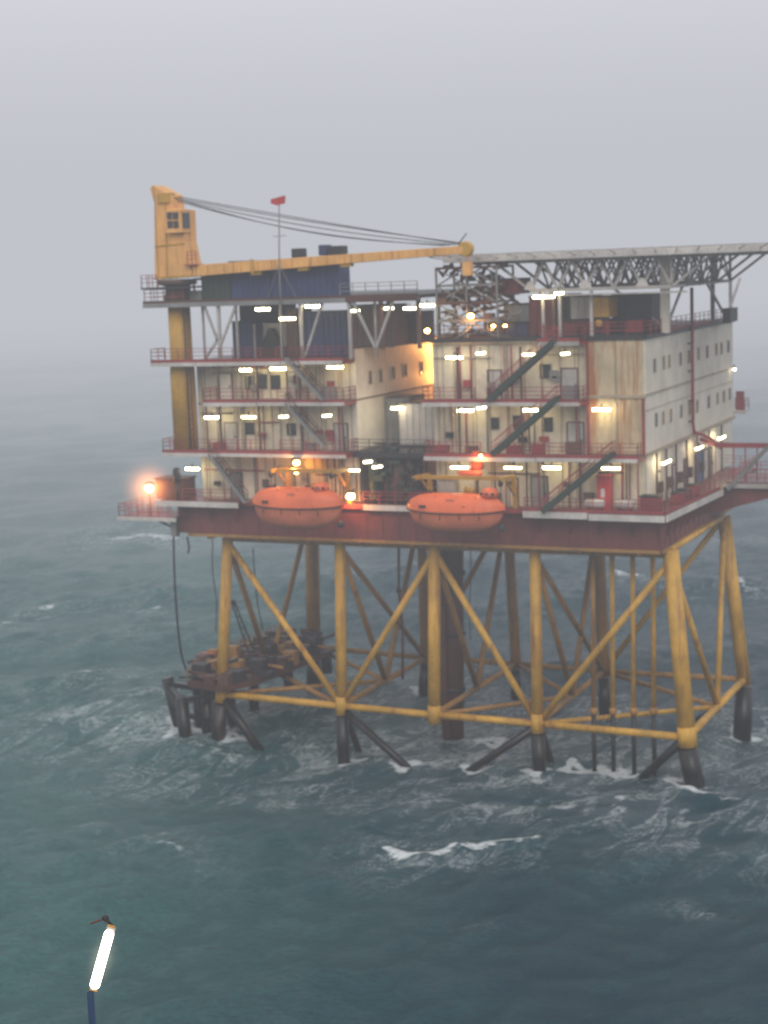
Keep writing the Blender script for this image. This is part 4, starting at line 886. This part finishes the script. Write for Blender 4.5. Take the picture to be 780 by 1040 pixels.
for i in range(12):
    xx = rnd.uniform(-24.6, -19.8); zz = rnd.uniform(.2, 4.4); m_.box(xx, xx+rnd.uniform(.4, 1.1), -1.2, -.5, zz, zz+rnd.uniform(.2, .7))
m_.build('valve_box', 'green', t)
crate('red_skid', 'low red skid on the deck edge left of the nearer boat', 'machine', -20.6, -18.5, -.9, .6, Z0+.003, Z0+1.2, 'red')
# back of the gap
crate('engine_casing', 'dark casing closing the back of the gap between the blocks', 'casing', LX1+.3, RX0-.2, 24, 28, Z0, Z2, 'brown')

# ------------------------------------------------------------------ deck things on the right
a = P(615, 500, 'y', -1.0); t = thing('fire_cabinet', (a.x, -1, Z0), 'tall red cabinet with a white label standing on the main deck near the corner', 'cabinet')
MB().box(a.x-.62, a.x+.5, -1.3, -.5, Z0, Z0+2.75).build('body', 'pinkred', t, bevel=.05); MB().box(a.x-.3, a.x+.02, -1.34, -1.303, Z0+1.1, Z0+1.8).build('label_plate', 'white', t); MB().box(a.x-.7, a.x+.58, -1.4, -.4, Z0+2.76, Z0+2.9).build('top', 'red', t)
for px, lab in ((604, 'white life raft canister lying left of the red cabinet'), (634, 'white life raft canister lying right of the red cabinet')):
    a = P(px, 508, 'y', -1.6); t = thing('life_raft_canister', (a.x, -1.6, Z0), lab, 'life raft', 'white life raft canisters on the main deck')
    MB().lathe((a.x, -1.6, Z0+.62), [(.2, -.8), (.36, -.72), (.38, -.05), (.42, -.04), (.42, .04), (.38, .05), (.36, .72), (.2, .8)], 16, 'x').build('shell', 'white', t)
    m_ = MB(); m_.box(a.x-.55, a.x-.4, -1.95, -1.25, Z0, Z0+.3); m_.box(a.x+.4, a.x+.55, -1.95, -1.25, Z0, Z0+.3); m_.build('cradle', 'red', t)
crate('red_locker', 'square red locker at the front right corner of the deck', 'locker', -.0, 1.5, -1.9, -.6, Z0+.003, Z0+1.3, 'red')
for i, (y_, lab) in enumerate(((3.0, 'red deck box nearest the corner along the right side'), (5.2, 'second red deck box along the right side of the block'), (8.0, 'red deck box farthest along the right side, before the wing'))):
    crate('deck_box', lab, 'box', 1.2, 2.2, y_, y_+1.1, Z0+.003, Z0+.9, 'red' if i != 1 else 'brownred', group='red boxes along the right deck edge')
a = P(480, 499, 'y', -.9)
crate('grey_panel_box', 'pale control box on the deck behind the nearer boat', 'box', P(446, 498, 'y', -.6).x, P(463, 498, 'y', -.6).x, -.75, -.2, Z0+.9, Z0+2.2, 'lightgrey')

# ------------------------------------------------------------------ lifeboats
def lifeboat(lab, x0, x1, y, zc, hh, cupx, groupname='orange lifeboats hanging at the deck edge'):
    ln_ = x1-x0; t = thing('lifeboat', ((x0+x1)/2, y, zc-hh*.5), lab, 'lifeboat', groupname)
    def shell(up):
        n, k = 24, 9; vs = []
        for i in range(n+1):
            u_ = i/n; s_ = (1-abs(2*u_-1)**3.2)
            hwid = 1.45*max(.10, s_**.75); top_ = hh*.47*max(.22, s_**.45); bot = -hh*.53*max(.30, s_**.38)
            sheer = .16*(2*u_-1)**2
            for j in range(k+1):
                a_ = PI*j/k
                if up: vs.append((x0+ln_*u_, y+hwid*math.cos(a_), zc+sheer+top_*(abs(math.sin(a_))**.75)))
                else:
                    sx = 1.0 if math.cos(a_) >= 0 else -1.0
                    vs.append((x0+.25+(ln_-.5)*u_, y+hwid*.97*sx*abs(math.cos(a_))**.72, zc+sheer+bot*(abs(math.sin(a_))**.9)))
        fs_ = [(i*(k+1)+j, i*(k+1)+j+1, (i+1)*(k+1)+j+1, (i+1)*(k+1)+j) for i in range(n) for j in range(k)]
        fs_ += [tuple(range(k+1)), tuple(n*(k+1)+j for j in range(k+1))]
        m_ = MB(); m_.add(vs, fs_, True); return m_
    shell(True).build('canopy', 'orange', t); shell(False).build('hull', 'orangelow', t)
    # rubbing strake following the gunwale
    pts = []
    for i in range(25):
        u_ = i/24; s_ = 1-abs(2*u_-1)**3.2; pts.append((x0+ln_*u_, y-1.47*max(.10, s_**.75), zc+.16*(2*u_-1)**2))
    m_ = MB(); m_.tube(pts, .07, 6); m_.tube([(p[0], 2*y-p[1], p[2]) for p in pts], .07, 6); m_.build('gunwale', 'brownred', t)
    m_ = MB(); m_.lathe((cupx, y, zc+hh*.40), [(.75, 0), (.72, .35), (.55, .62), (.2, .72)], 16); cu = m_.build('cupola', 'orange', t)
    for s_ in (-1, 0, 1): MB().box(cupx-.16+s_*.42, cupx+.16+s_*.42, y-.72+.1*abs(s_), y-.60+.1*abs(s_), zc+hh*.40+.15, zc+hh*.40+.38).build('window', 'glass', cu)
    for fx in (.22, .42, .62): MB().box(x0+ln_*fx-.3, x0+ln_*fx+.3, y-1.36, y-1.2, zc+.42, zc+.62).build('window', 'glass', t)
    m_ = MB(); m_.tube([(x0+ln_*.25, y, zc+hh*.44), (x0+ln_*.25, y, zc+hh*.44+.3)], .1, 8); m_.tube([(x0+ln_*.84, y, zc+hh*.36), (x0+ln_*.84, y, zc+hh*.36+.4)], .1, 8); m_.build('lifting_hook', 'dark', t)
    m_ = MB(); m_.box(x0+ln_*.50-.35, x0+ln_*.50+.35, y-1.2, y-1.12, zc+hh*.22, zc+hh*.36); m_.build('hatch', 'orangelow', t)
    m_ = MB()
    for fx in (.2, .4, .6, .8): m_.box(x0+ln_*fx-.03, x0+ln_*fx+.03, y-1.44, y-1.36, zc-.5, zc-.1)
    m_.build('hull_fitting', 'brownred', t)
    m_ = MB(); zc2 = zc-hh*.40; m_.lathe((x1-.28, y, zc2), [(.06, -.3), (.3, -.25), (.3, .1), (.06, .2)], 12, 'x'); m_.build('propeller_guard', 'dark', t)
    m_ = MB()
    for fx in (.33, .55, .74): m_.bar((x0+ln_*fx, y-1.40, zc+.06), (x0+ln_*fx, y-.75, zc+hh*.43), .045)
    m_.build('grab_rail', 'brownred', t)
    return t
by = -4.6
b2x0, b2x1 = P(414, 520, 'y', by).x, P(513, 520, 'y', by).x; zb2 = P(463, 522, 'y', by-1.4).z
lifeboat('enclosed orange lifeboat nearer the right block, clearly outlined below its yellow davit frame', b2x0, b2x1, by, zb2, 3.2, P(497, 500, 'y', by).x)
b1x0, b1x1 = P(257, 515, 'y', by).x, P(349, 515, 'y', by).x; zb1 = P(300, 517, 'y', by-1.4).z
lifeboat('enclosed orange lifeboat on the crane side, glowing in the amber lamp light', b1x0, b1x1, by, zb1, 3.6, P(326, 495, 'y', by).x)
def davit(lab, px0, px1, pytop, mat='boxyellow'):
    a, b = P(px0, pytop, 'y', by), P(px1, pytop, 'y', by); zt = a.z
    t = thing('boat_davit', ((a.x+b.x)/2, -2, Z0), lab, 'davit', 'yellow lifeboat davits')
    for xx in (a.x+.3, b.x-.3):
        m_ = MB(); m_.bar((xx, -1.2, Z0), (xx, -1.6, zt), .34, .3); m_.bar((xx, -1.6, zt), (xx, by-.2, zt+.15), .3, .34); m_.bar((xx, -1.3, Z0+1.0), (xx, -3.3, zt-.1), .16); m_.build('arm', mat, t)
        MB().lathe((xx-.12, by, zt-.1), [(.3, 0), (.34, .03), (.34, .2), (.3, .24)], 14, 'x').build('sheave', 'dark', t)
        MB().tube([(xx, by, zt-.1), (xx, by, zt-1.9)], .04, 6).build('fall_rope', 'dark', t)
    MB().bar((a.x+.3, -3.6, zt+.1), (b.x-.3, -3.6, zt+.1), .26, .32).build('spreader', mat, t)
    m_ = MB(); mx = (a.x+b.x)/2; m_.box(mx-.9, mx+.6, -1.5, -.5, Z0, Z0+1.1); m_.lathe((mx-.7, -1.1, Z0+1.3), [(.45, 0), (.45, .08), (.28, .09), (.28, .9), (.45, .91), (.45, 1.0)], 14, 'x'); m_.build('winch', mat, t)
    return t
davit('yellow davit frame over the lifeboat by the right block', 418, 512, 487); davit('yellow davit frame over the amber-lit lifeboat on the crane side', 272, 340, 480)
crate('winch_box', 'small mustard winch box above the amber-lit lifeboat', 'box', P(312, 470, 'y', -1.9).x, P(328, 470, 'y', -1.9).x, -2.2, -1.2, 2.55, 4.0, 'boxyellow')
a = P(484, 466, 'y', -1.8); t = thing('hazard_hood', (a.x, -1.8, 1.5), 'orange-lit drum on a stand above the nearer lifeboat', 'drum')
MB().tube([(a.x, -1.8, Z0), (a.x, -1.8, a.z-.9)], .12, 8).build('stand', 'brown', t); MB().lathe((a.x, -1.8, a.z-.9), [(.5, 0), (.6, .1), (.6, 1.2), (.35, 1.5)], 14).build('drum', 'orange', t)
a = P(477, 481, 'y', -2.6); t = thing('rescue_float', (a.x, -2.6, a.z), 'flat orange float stowed above the nearer lifeboat canopy', 'float')
MB().lathe((a.x-1, -2.6, a.z), [(.08, -.1), (.28, .1), (.3, 1.9), (.08, 2.1)], 12, 'x').build('body', 'orange', t); m_ = MB(); m_.bar((a.x-.6, -2.6, a.z-.2), (a.x-.6, -1.3, a.z-.6), .1); m_.bar((a.x+.7, -2.6, a.z-.2), (a.x+.7, -1.3, a.z-.6), .1); m_.build('bracket', 'brownred', t)

# ------------------------------------------------------------------ lamps
LG = 'lit tube lamps on the platform'
def make_lamp():
    t = thing('tube_lamp', (0, 0, 0), 'x', 'lamp', LG)
    MB().box(-.68, .68, -.16, .16, .09, .2).build('housing', 'lightgrey', t)
    g = MB(); g.tube([(-.66, -.02, 0), (.66, -.02, 0)], .115, 10); g.build('glowing_tube', 'tube', t)
    MB().box(-.05, .05, -.05, .05, .2, .45).build('bracket', 'dark', t)
    t['base'] = (0, 0, 0); hh_ = halo('lamp_bloom', t, (0, 0, 0), 1.0, (1.0, .93, .62), 1.0); hh_.scale = (1.35, .62, .62)
    return t
L0 = make_lamp(); used = [False]
def lamp(px, py, y, lab, rz=0, s=1.0, ax='y'):
    o = L0 if not used[0] else copy_tree(L0); used[0] = True
    o.location = P(px, py, ax, y); o.rotation_euler = (0, 0, rz); o.scale = (s, 1, 1); o['label'] = lab; o['base'] = tuple(o.location)
    v = lamp.n = getattr(lamp, 'n', 0)+1
    if v % 5 in (2, 4) or s < .75:
        for ch in o.children:
            if ch.name.startswith('glowing_tube'): ch.data = ch.data.copy(); ch.data.materials[0] = M['tube3' if (v % 5 == 4 or s < .75) else 'tube2']
    return o
yw = -1.5
for px, py, y, lab, rz, s in (
    (267, 314, -1.8, 'tube lamp under the upper deck nearest the crane, above the winch house', 0, 1), (292, 323.6, -2.7, 'tube lamp hanging in front of the mast below the upper deck', 0, 1.1),
    (317.6, 311, -1.8, 'tube lamp under the upper deck above the V of white braces', 0, 1), (360, 315.6, -1.8, 'short tube lamp by the last white post of the upper deck', .9, .7),
    (249.5, 375.7, yw, 'leftmost tube lamp of the top walkway row on the left block', 0, .8), (282.5, 374.3, yw, 'tube lamp above the three windows beside the dark stairway', 0, 1.1),
    (340.3, 372.8, yw, 'tube lamp of the left block top row nearest the small-windowed wall', 0, 1.1),
    (395, 313, -1.6, 'small tube lamp on the brown unit over the small-windowed wall', .6, .6), (416, 313, -1.2, 'slim tube lamp left of the bright one at the lattice tower', .3, .8), (434, 310, -1.4, 'bright tube lamp at the left foot of the lattice tower', 0, .9),
    (215, 424, yw, 'tube lamp in the middle row just right of the crane pedestal', 0, 1), (252.7, 423.4, yw, 'second tube lamp of the left block middle row', 0, 1), (288, 423, yw, 'short tube lamp at the top of the lower dark stairway', .8, .6),
    (332, 422, yw, 'short tube lamp of the left block middle row nearest the gap', .8, .6), (195.4, 476, yw, 'tube lamp in the bottom row under the crane pedestal', 0, 1),
    (403.6, 414.4, 2.5, 'tube lamp over the white container in the gap', .3, .8), (350, 477.5, yw, 'left one of the close pair of lamps between the boats', 0, .6), (360, 477.5, yw, 'right one of the close pair of lamps between the boats', 0, .7),
    (375, 468.7, -1.3, 'tilted tube lamp among the dark pipes, the upper one', .9, .8), (383, 474, -1.5, 'tilted tube lamp among the dark pipes, the lower one', 1.1, .7),
    (461.6, 363, yw, 'left tube lamp of the top row on the right block', 0, 1.05), (538, 360, yw, 'tube lamp of the top row beside the upper green stairway', 0, .85), (488, 358.5, -1.0, 'thin slanted tube lamp of the top row', 1.2, .7), (574, 359, -1.0, 'thin slanted tube lamp of the top row right of the green stairway', 1.2, .7),
    (472.6, 416.7, yw, 'left tube lamp of the middle row on the right block', 0, 1.05), (537.8, 416.4, yw, 'tube lamp of the middle row beside the middle green stairway', 0, 1.05), (489, 414, -1.0, 'thin slanted tube lamp of the middle row', 1.2, .7),
    (466.6, 474.6, yw, 'tube lamp of the bottom row behind the lifeboat davit', 0, 1.1), (521, 474.9, yw, 'tube lamp of the bottom row left of the grey door', 0, 1.1), (560.4, 474.9, yw, 'tube lamp of the bottom row right of the grey door', 0, 1.1),
    (611, 415.8, -1.2, 'tube lamp on the rusty panel by the corner', 0, 1.1), (620.5, 475.5, yw, 'tube lamp of the bottom row above the red cabinet', 0, 1.1),
    (548.5, 301.5, .6, 'left one of the two lamps under the helideck catwalk', 0, .9), (558.5, 301.5, .6, 'right one of the two lamps under the helideck catwalk', 0, .6), (567.7, 297.7, .6, 'slanted lamp beside the pair under the helideck catwalk', .9, .6)):
    lamp(px, py, y, lab, rz, s)
for px, py, lab in ((676.7, 469, 'nearest lamp on the right wall above the main deck'), (709.9, 454.5, 'middle lamp on the right wall above the blue door'), (732.5, 444.3, 'farthest lamp on the right wall above the main deck')):
    lamp(px, py, .9, lab, PI/2, 1.6, 'x')
lamp(745.7, 375, .5, 'tiny white lamp at the far upper edge of the windowed wall', PI/2, .4, 'x')
SG = 'amber lamps'
def amber(px, py, y, r, lab, hal=None, e=0, mat='sodium'):
    c = P(px, py, 'y', y); t = thing('amber_lamp', c, lab, 'lamp', SG)
    MB().lathe(c, [(r*.4, -r*.8), (r*.9, -r*.4), (r, 0), (r*.8, r*.5), (r*.3, r*.8)], 12).build('bulb', mat, t); MB().lathe(c, [(r*1.1, r*.85), (r*1.2, r*1.0), (r*.5, r*1.4)], 12).build('hood', 'dark', t)
    MB().tube([c+Vector((0, .0, r*1.3)), c+Vector((0, .9, r*1.3))], .04, 6).build('bracket', 'dark', t)
    if hal: halo('amber_bloom', t, c, hal, (1.0, .40, .12), .7)
    if e: plight('amber_light', c+Vector((0, -.55, -.3)), e, (1, .45, .13), .15)
amber(356, 504, -1.9, .36, 'brightest amber lamp, low between the two lifeboats', 1.5, 420)
amber(301, 470, -2.9, .27, 'upper amber lamp above the crane-side lifeboat', None, 260)
amber(301, 480, -2.7, .15, 'small amber lamp just under the upper one above the crane-side lifeboat')
amber(278, 478, -2.9, .16, 'small amber lamp at the left end of the crane-side davit', None, 60)
amber(434, 336, 1.0, .22, 'amber lamp at the top of the orange-lit corner wall', None, 0)
amber(478, 321, .2, .26, 'amber lamp in the lattice tower', None, 150)
amber(501, 331, 3.0, .16, 'amber lamp on the roof plinth unit', None, 160); amber(513, 331, 3.0, .14, 'second amber lamp on the roof plinth unit')
amber(488, 463, -2.6, .13, 'small amber lamp on the orange drum above the nearer lifeboat', None, 120)
plight('gap_sodium_light', (-24.3, 16.4, 12.2), 700, (1, .42, .10), .3)
plight('gap_tube_light', (-22.5, .6, 7.6), 160, (1, .9, .68), .3)
plight('gap_sodium_light', (-24.3, 16.8, 9.6), 450, (1, .42, .10), .3)

# ------------------------------------------------------------------ lower landing stage, hoses
bs = thing('boat_landing', (-42, 8, SEA), 'rusty low landing stage on black piles at the foot of the left legs', 'landing stage')
LZ = -17.6
def LP_(px, py, z_=LZ): a = P(px, py, 'z', z_); return (a.x, a.y)
dkp = [LP_(190, 692), LP_(226, 698), LP_(262, 690), LP_(318, 668), LP_(338, 660), LP_(322, 648), LP_(280, 646), LP_(236, 662), LP_(208, 676)]
MB().prism(dkp, 'z', LZ-.5, LZ).build('stage_deck', 'brownred', bs)
for (px, py, qx, qy, y_, r_) in ((170, 688, 181, 732, 3.5, .62), (184, 708, 189, 755, .5, .62), (201, 697, 203, 735, 3.0, .55), (210, 700, 212, 748, 2.0, .62), (221, 702, 222, 752, 1.0, .7), (233, 704, 236, 728, 4, .5), (258, 688, 258, 712, 9, .5), (292, 672, 293, 690, 14, .5), (331, 660, 332, 676, 18, .55)):
    a, b = P(px, py, 'y', y_), P(qx, qy, 'y', y_); MB().tube([a, a+(b-a)*1.45], r_, 12).build('pile', 'pile', bs)
m_ = MB()
for (a, b, y_, y2) in (((170, 694), (222, 702), 3.5, 1), ((184, 712), (226, 704), .5, .6), ((170, 694), (184, 712), 3.5, .5), ((180, 722), (222, 735), 3, 1), ((200, 700), (232, 722), 3, 3)): m_.bar(P(*a, 'y', y_), P(*b, 'y', y2), .55, .5)
m_.build('fender_beam', 'pile', bs)
rnd = random.Random(3)
def inside(p):
    c = False; n = len(dkp); j = n-1
    for i in range(n):
        a, b = dkp[i], dkp[j]
        if (a[1] > p[1]) != (b[1] > p[1]) and p[0] < (b[0]-a[0])*(p[1]-a[1])/(b[1]-a[1])+a[0]: c = not c
        j = i
    return c
bxs = {k: MB() for k in ('brownred', 'dark', 'brown', 'ochre', 'red', 'grey')}
minx, maxx = min(p[0] for p in dkp), max(p[0] for p in dkp); miny, maxy = min(p[1] for p in dkp), max(p[1] for p in dkp); cnt = 0
while cnt < 120:
    p = (rnd.uniform(minx, maxx), rnd.uniform(miny, maxy))
    if not inside(p): continue
    cnt += 1; k = rnd.choice(['brownred', 'brownred', 'dark', 'dark', 'brown', 'brown', 'ochre', 'dark']); s_ = rnd.uniform(.2, .8)
    if cnt % 3: bxs[k].box(p[0]-s_, p[0]+s_, p[1]-s_*.8, p[1]+s_*.8, LZ, LZ+rnd.uniform(.3, 1.4))
    else: bxs[k].tube([(p[0]-1.3, p[1], LZ+rnd.uniform(.2, .8)), (p[0]+1.3, p[1]+rnd.uniform(-1, 1), LZ+rnd.uniform(.3, 1.8))], .14, 7)
for k, m_ in bxs.items():
    if m_.v: m_.build('deck_gear', k, bs)
m_ = rail_mb([(p[0], p[1], LZ) for p in (dkp[0], dkp[8], dkp[7], dkp[6])], sp=1.5, r=.04); m_.build('railing', 'ochre', bs)
MB().box(*[v for v in (P(206, 676, 'z', LZ).x-.5, P(206, 676, 'z', LZ).x+.9)], P(206, 676, 'z', LZ).y, P(206, 676, 'z', LZ).y+1, LZ, LZ+1.1).build('orange_locker', 'orange', bs)
# small lattice boom on the stage
a, b = P(237, 612, 'y', 9), P(256, 664, 'y', 9); t = thing('lattice_boom', b, 'small dark lattice boom leaning above the rusty landing stage', 'boom')
m_ = MB()
for s_ in (-.35, .35): m_.bar(a+Vector((s_*.5, 0, 0)), b+Vector((s_, 0, 0)), .12)
for i in range(9):
    p, q = a.lerp(b, i/9), a.lerp(b, (i+1)/9); k = .5+.5*i/9; sg = 1 if i % 2 else -1; m_.bar(p+Vector((.35*k*sg, 0, 0)), q-Vector((.35*k*sg, 0, 0)), .07)
m_.build('lattice', 'dark', t); MB().lathe(a, [(.22, -.15), (.3, 0), (.22, .15)], 10, 'y').build('sheave', 'dark', t)
# drum winches on the stage
for px, py, lab in ((272, 662, 'dark winch drum in the middle of the landing stage'), (316, 654, 'dark winch drum at the far end of the landing stage')):
    a = P(px, py, 'z', LZ+.7); t = thing('winch_drum', (a.x, a.y, LZ), lab, 'winch'); MB().lathe((a.x-.7, a.y, LZ+.85), [(.8, 0), (.8, .12), (.5, .13), (.5, 1.3), (.8, 1.31), (.8, 1.43)], 16, 'x').build('drum', 'dark', t); MB().box(a.x-.9, a.x+.9, a.y-.6, a.y+.6, LZ, LZ+.3).build('base', 'brownred', t)
def hose(lab, pts, y, r, mat='dark', nm='hose', extra=True):
    ps_ = [P(px, py, 'y', y if not isinstance(y, list) else y[i]) for i, (px, py) in enumerate(pts)]
    # smooth with Catmull-Rom
    out = []
    for i in range(len(ps_)-1):
        p0, p1, p2, p3 = ps_[max(i-1, 0)], ps_[i], ps_[i+1], ps_[min(i+2, len(ps_)-1)]
        for k in range(6):
            u_ = k/6; out.append(0.5*((2*p1)+(p2-p0)*u_+(2*p0-5*p1+4*p2-p3)*u_*u_+(3*p1-p0-3*p2+p3)*u_**3))
    out.append(ps_[-1]); t = thing(nm, ps_[0], lab, nm.replace('_', ' '))
    MB().tube(out, r, 8).build('hose_run' if nm == 'hose' else 'rope_run', mat, t)
    if extra: MB().box(ps_[0].x-.25, ps_[0].x+.25, ps_[0].y-.2, ps_[0].y+.2, ps_[0].z-1.6, ps_[0].z).build('coupling', 'grey', t); MB().tube([ps_[0]+Vector((.45, 0, .3)), ps_[0]+Vector((.45, 0, -1.6))], .07, 7).build('guide_bar', 'dark', t)
hose('long dark hose hanging from the left corner of the deck to the landing stage', [(176.5, 527), (176.5, 560), (178, 600), (181, 640), (185, 668), (190, 682)], [-1.5, -1.5, -1.2, 0, 1.5, 2.5], .10)
hose('thin dark rope hanging just inside the left yellow leg', [(257, 556), (259, 590), (262, 615), (267, 640)], 10, .06, nm='rope', extra=False)
hose('pair of faint brown ropes left of the leftmost leg', [(216, 548), (216, 580), (220, 612), (219, 640)], 12, .06, 'brownred', nm='rope', extra=False)
hose('short black hose end hanging beside the long hose', [(190, 545), (191, 550), (192, 556), (191, 562)], 0, .09, nm='rope', extra=False)
hose('thin brown rope hanging right of the thick dark column', [(478, 556), (478, 590), (477, 620), (478, 650)], 8, .05, 'brownred', nm='rope', extra=False)

# ------------------------------------------------------------------ foreground lamp on its own pole
D_ = 26.0
def Q(px, py, dd=D_): d = (_F + CR*((px-390)/F_PX) + CU*((520-py)/F_PX)); return CAMP + d*dd
fa, fb = Q(87+8, 1005), Q(112, 944, D_+.3)
t = thing('pole_lamp', (fb.x, fb.y, fb.z-6), 'bright white tube lamp on a blue pole standing apart in front of the platform', 'lamp')
d = (fb-fa).normalized(); side = d.cross(_F).normalized()
tb = MB(); capr = .082; nseg = 7
cap = [(fa+d*(capr-capr*math.cos(PI/2*i/nseg)), capr*math.sin(PI/2*i/nseg)) for i in range(1, nseg+1)]; cap += [(fb-d*(capr-capr*math.cos(PI/2*i/nseg)), capr*math.sin(PI/2*i/nseg)) for i in range(nseg, 0, -1)]
a_ = d.cross(_F).normalized(); b2_ = a_.cross(d); vs = []
for c_0, rr in cap: vs += [c_0+(a_*math.cos(2*PI*j/16)+b2_*math.sin(2*PI*j/16))*rr for j in range(16)]
fs_ = [(i*16+j, i*16+(j+1) % 16, (i+1)*16+(j+1) % 16, (i+1)*16+j) for i in range(len(cap)-1) for j in range(16)]+[tuple(range(16)), tuple((len(cap)-1)*16+j for j in range(16))]
tb.add(vs, fs_, True); tb.build('glowing_tube', 'tubefront', t)
MB().bar(fa-d*.0+_F*.13, fb+d*.03+_F*.13, .15, .08, up=tuple(_F)).build('housing', 'lightgrey', t, bevel=.02)
m_ = MB(); m_.bar(fa-d*.05+_F*.08, fa-d*.02+_F*.08, .13, .12, up=tuple(_F)); m_.bar(fb+d*.01+_F*.08, fb+d*.05+_F*.08, .13, .12, up=tuple(_F)); m_.build('end_cap', 'ochre', t)
hh_ = halo('lamp_bloom', t, (fa+fb)/2, 1.0, (1.0, .97, .72), 2.2); hh_.rotation_euler = d.to_track_quat('Z', 'Y').to_euler(); hh_.scale = (.38, .38, .82)
pa = Q(90.5, 1010)+_F*.1; pb = pa+Vector((0, 0, -9)); up_ = Q(106, 934, D_+.3)
MB().tube([pb, pa, pa+d*.06], .055, 10).build('pole', 'poleblue', t)
m_ = MB(); m_.tube([fb+d*.02+_F*.12, up_+_F*.1], .03, 8); m_.lathe(up_+_F*.1, [(.03, -.05), (.06, 0), (.03, .05)], 10); m_.build('cable_gland', 'dark', t)
m_ = MB(); m_.bar(up_+_F*.1, Q(92, 938, D_+.4), .04, .025); m_.build('wind_tag', 'brownred', t)

# ------------------------------------------------------------------ render settings
sc.view_settings.view_transform = 'Standard'; sc.view_settings.look = 'None'; sc.view_settings.exposure = 0; sc.view_settings.gamma = 1
sc.render.engine = 'CYCLES'
cy = sc.cycles; cy.use_denoising = True; cy.max_bounces = 5; cy.diffuse_bounces = 3; cy.glossy_bounces = 2; cy.transmission_bounces = 2; cy.volume_bounces = 0
cy.sample_clamp_indirect = 3.0; cy.caustics_reflective = False; cy.caustics_refractive = False; cy.use_light_tree = True
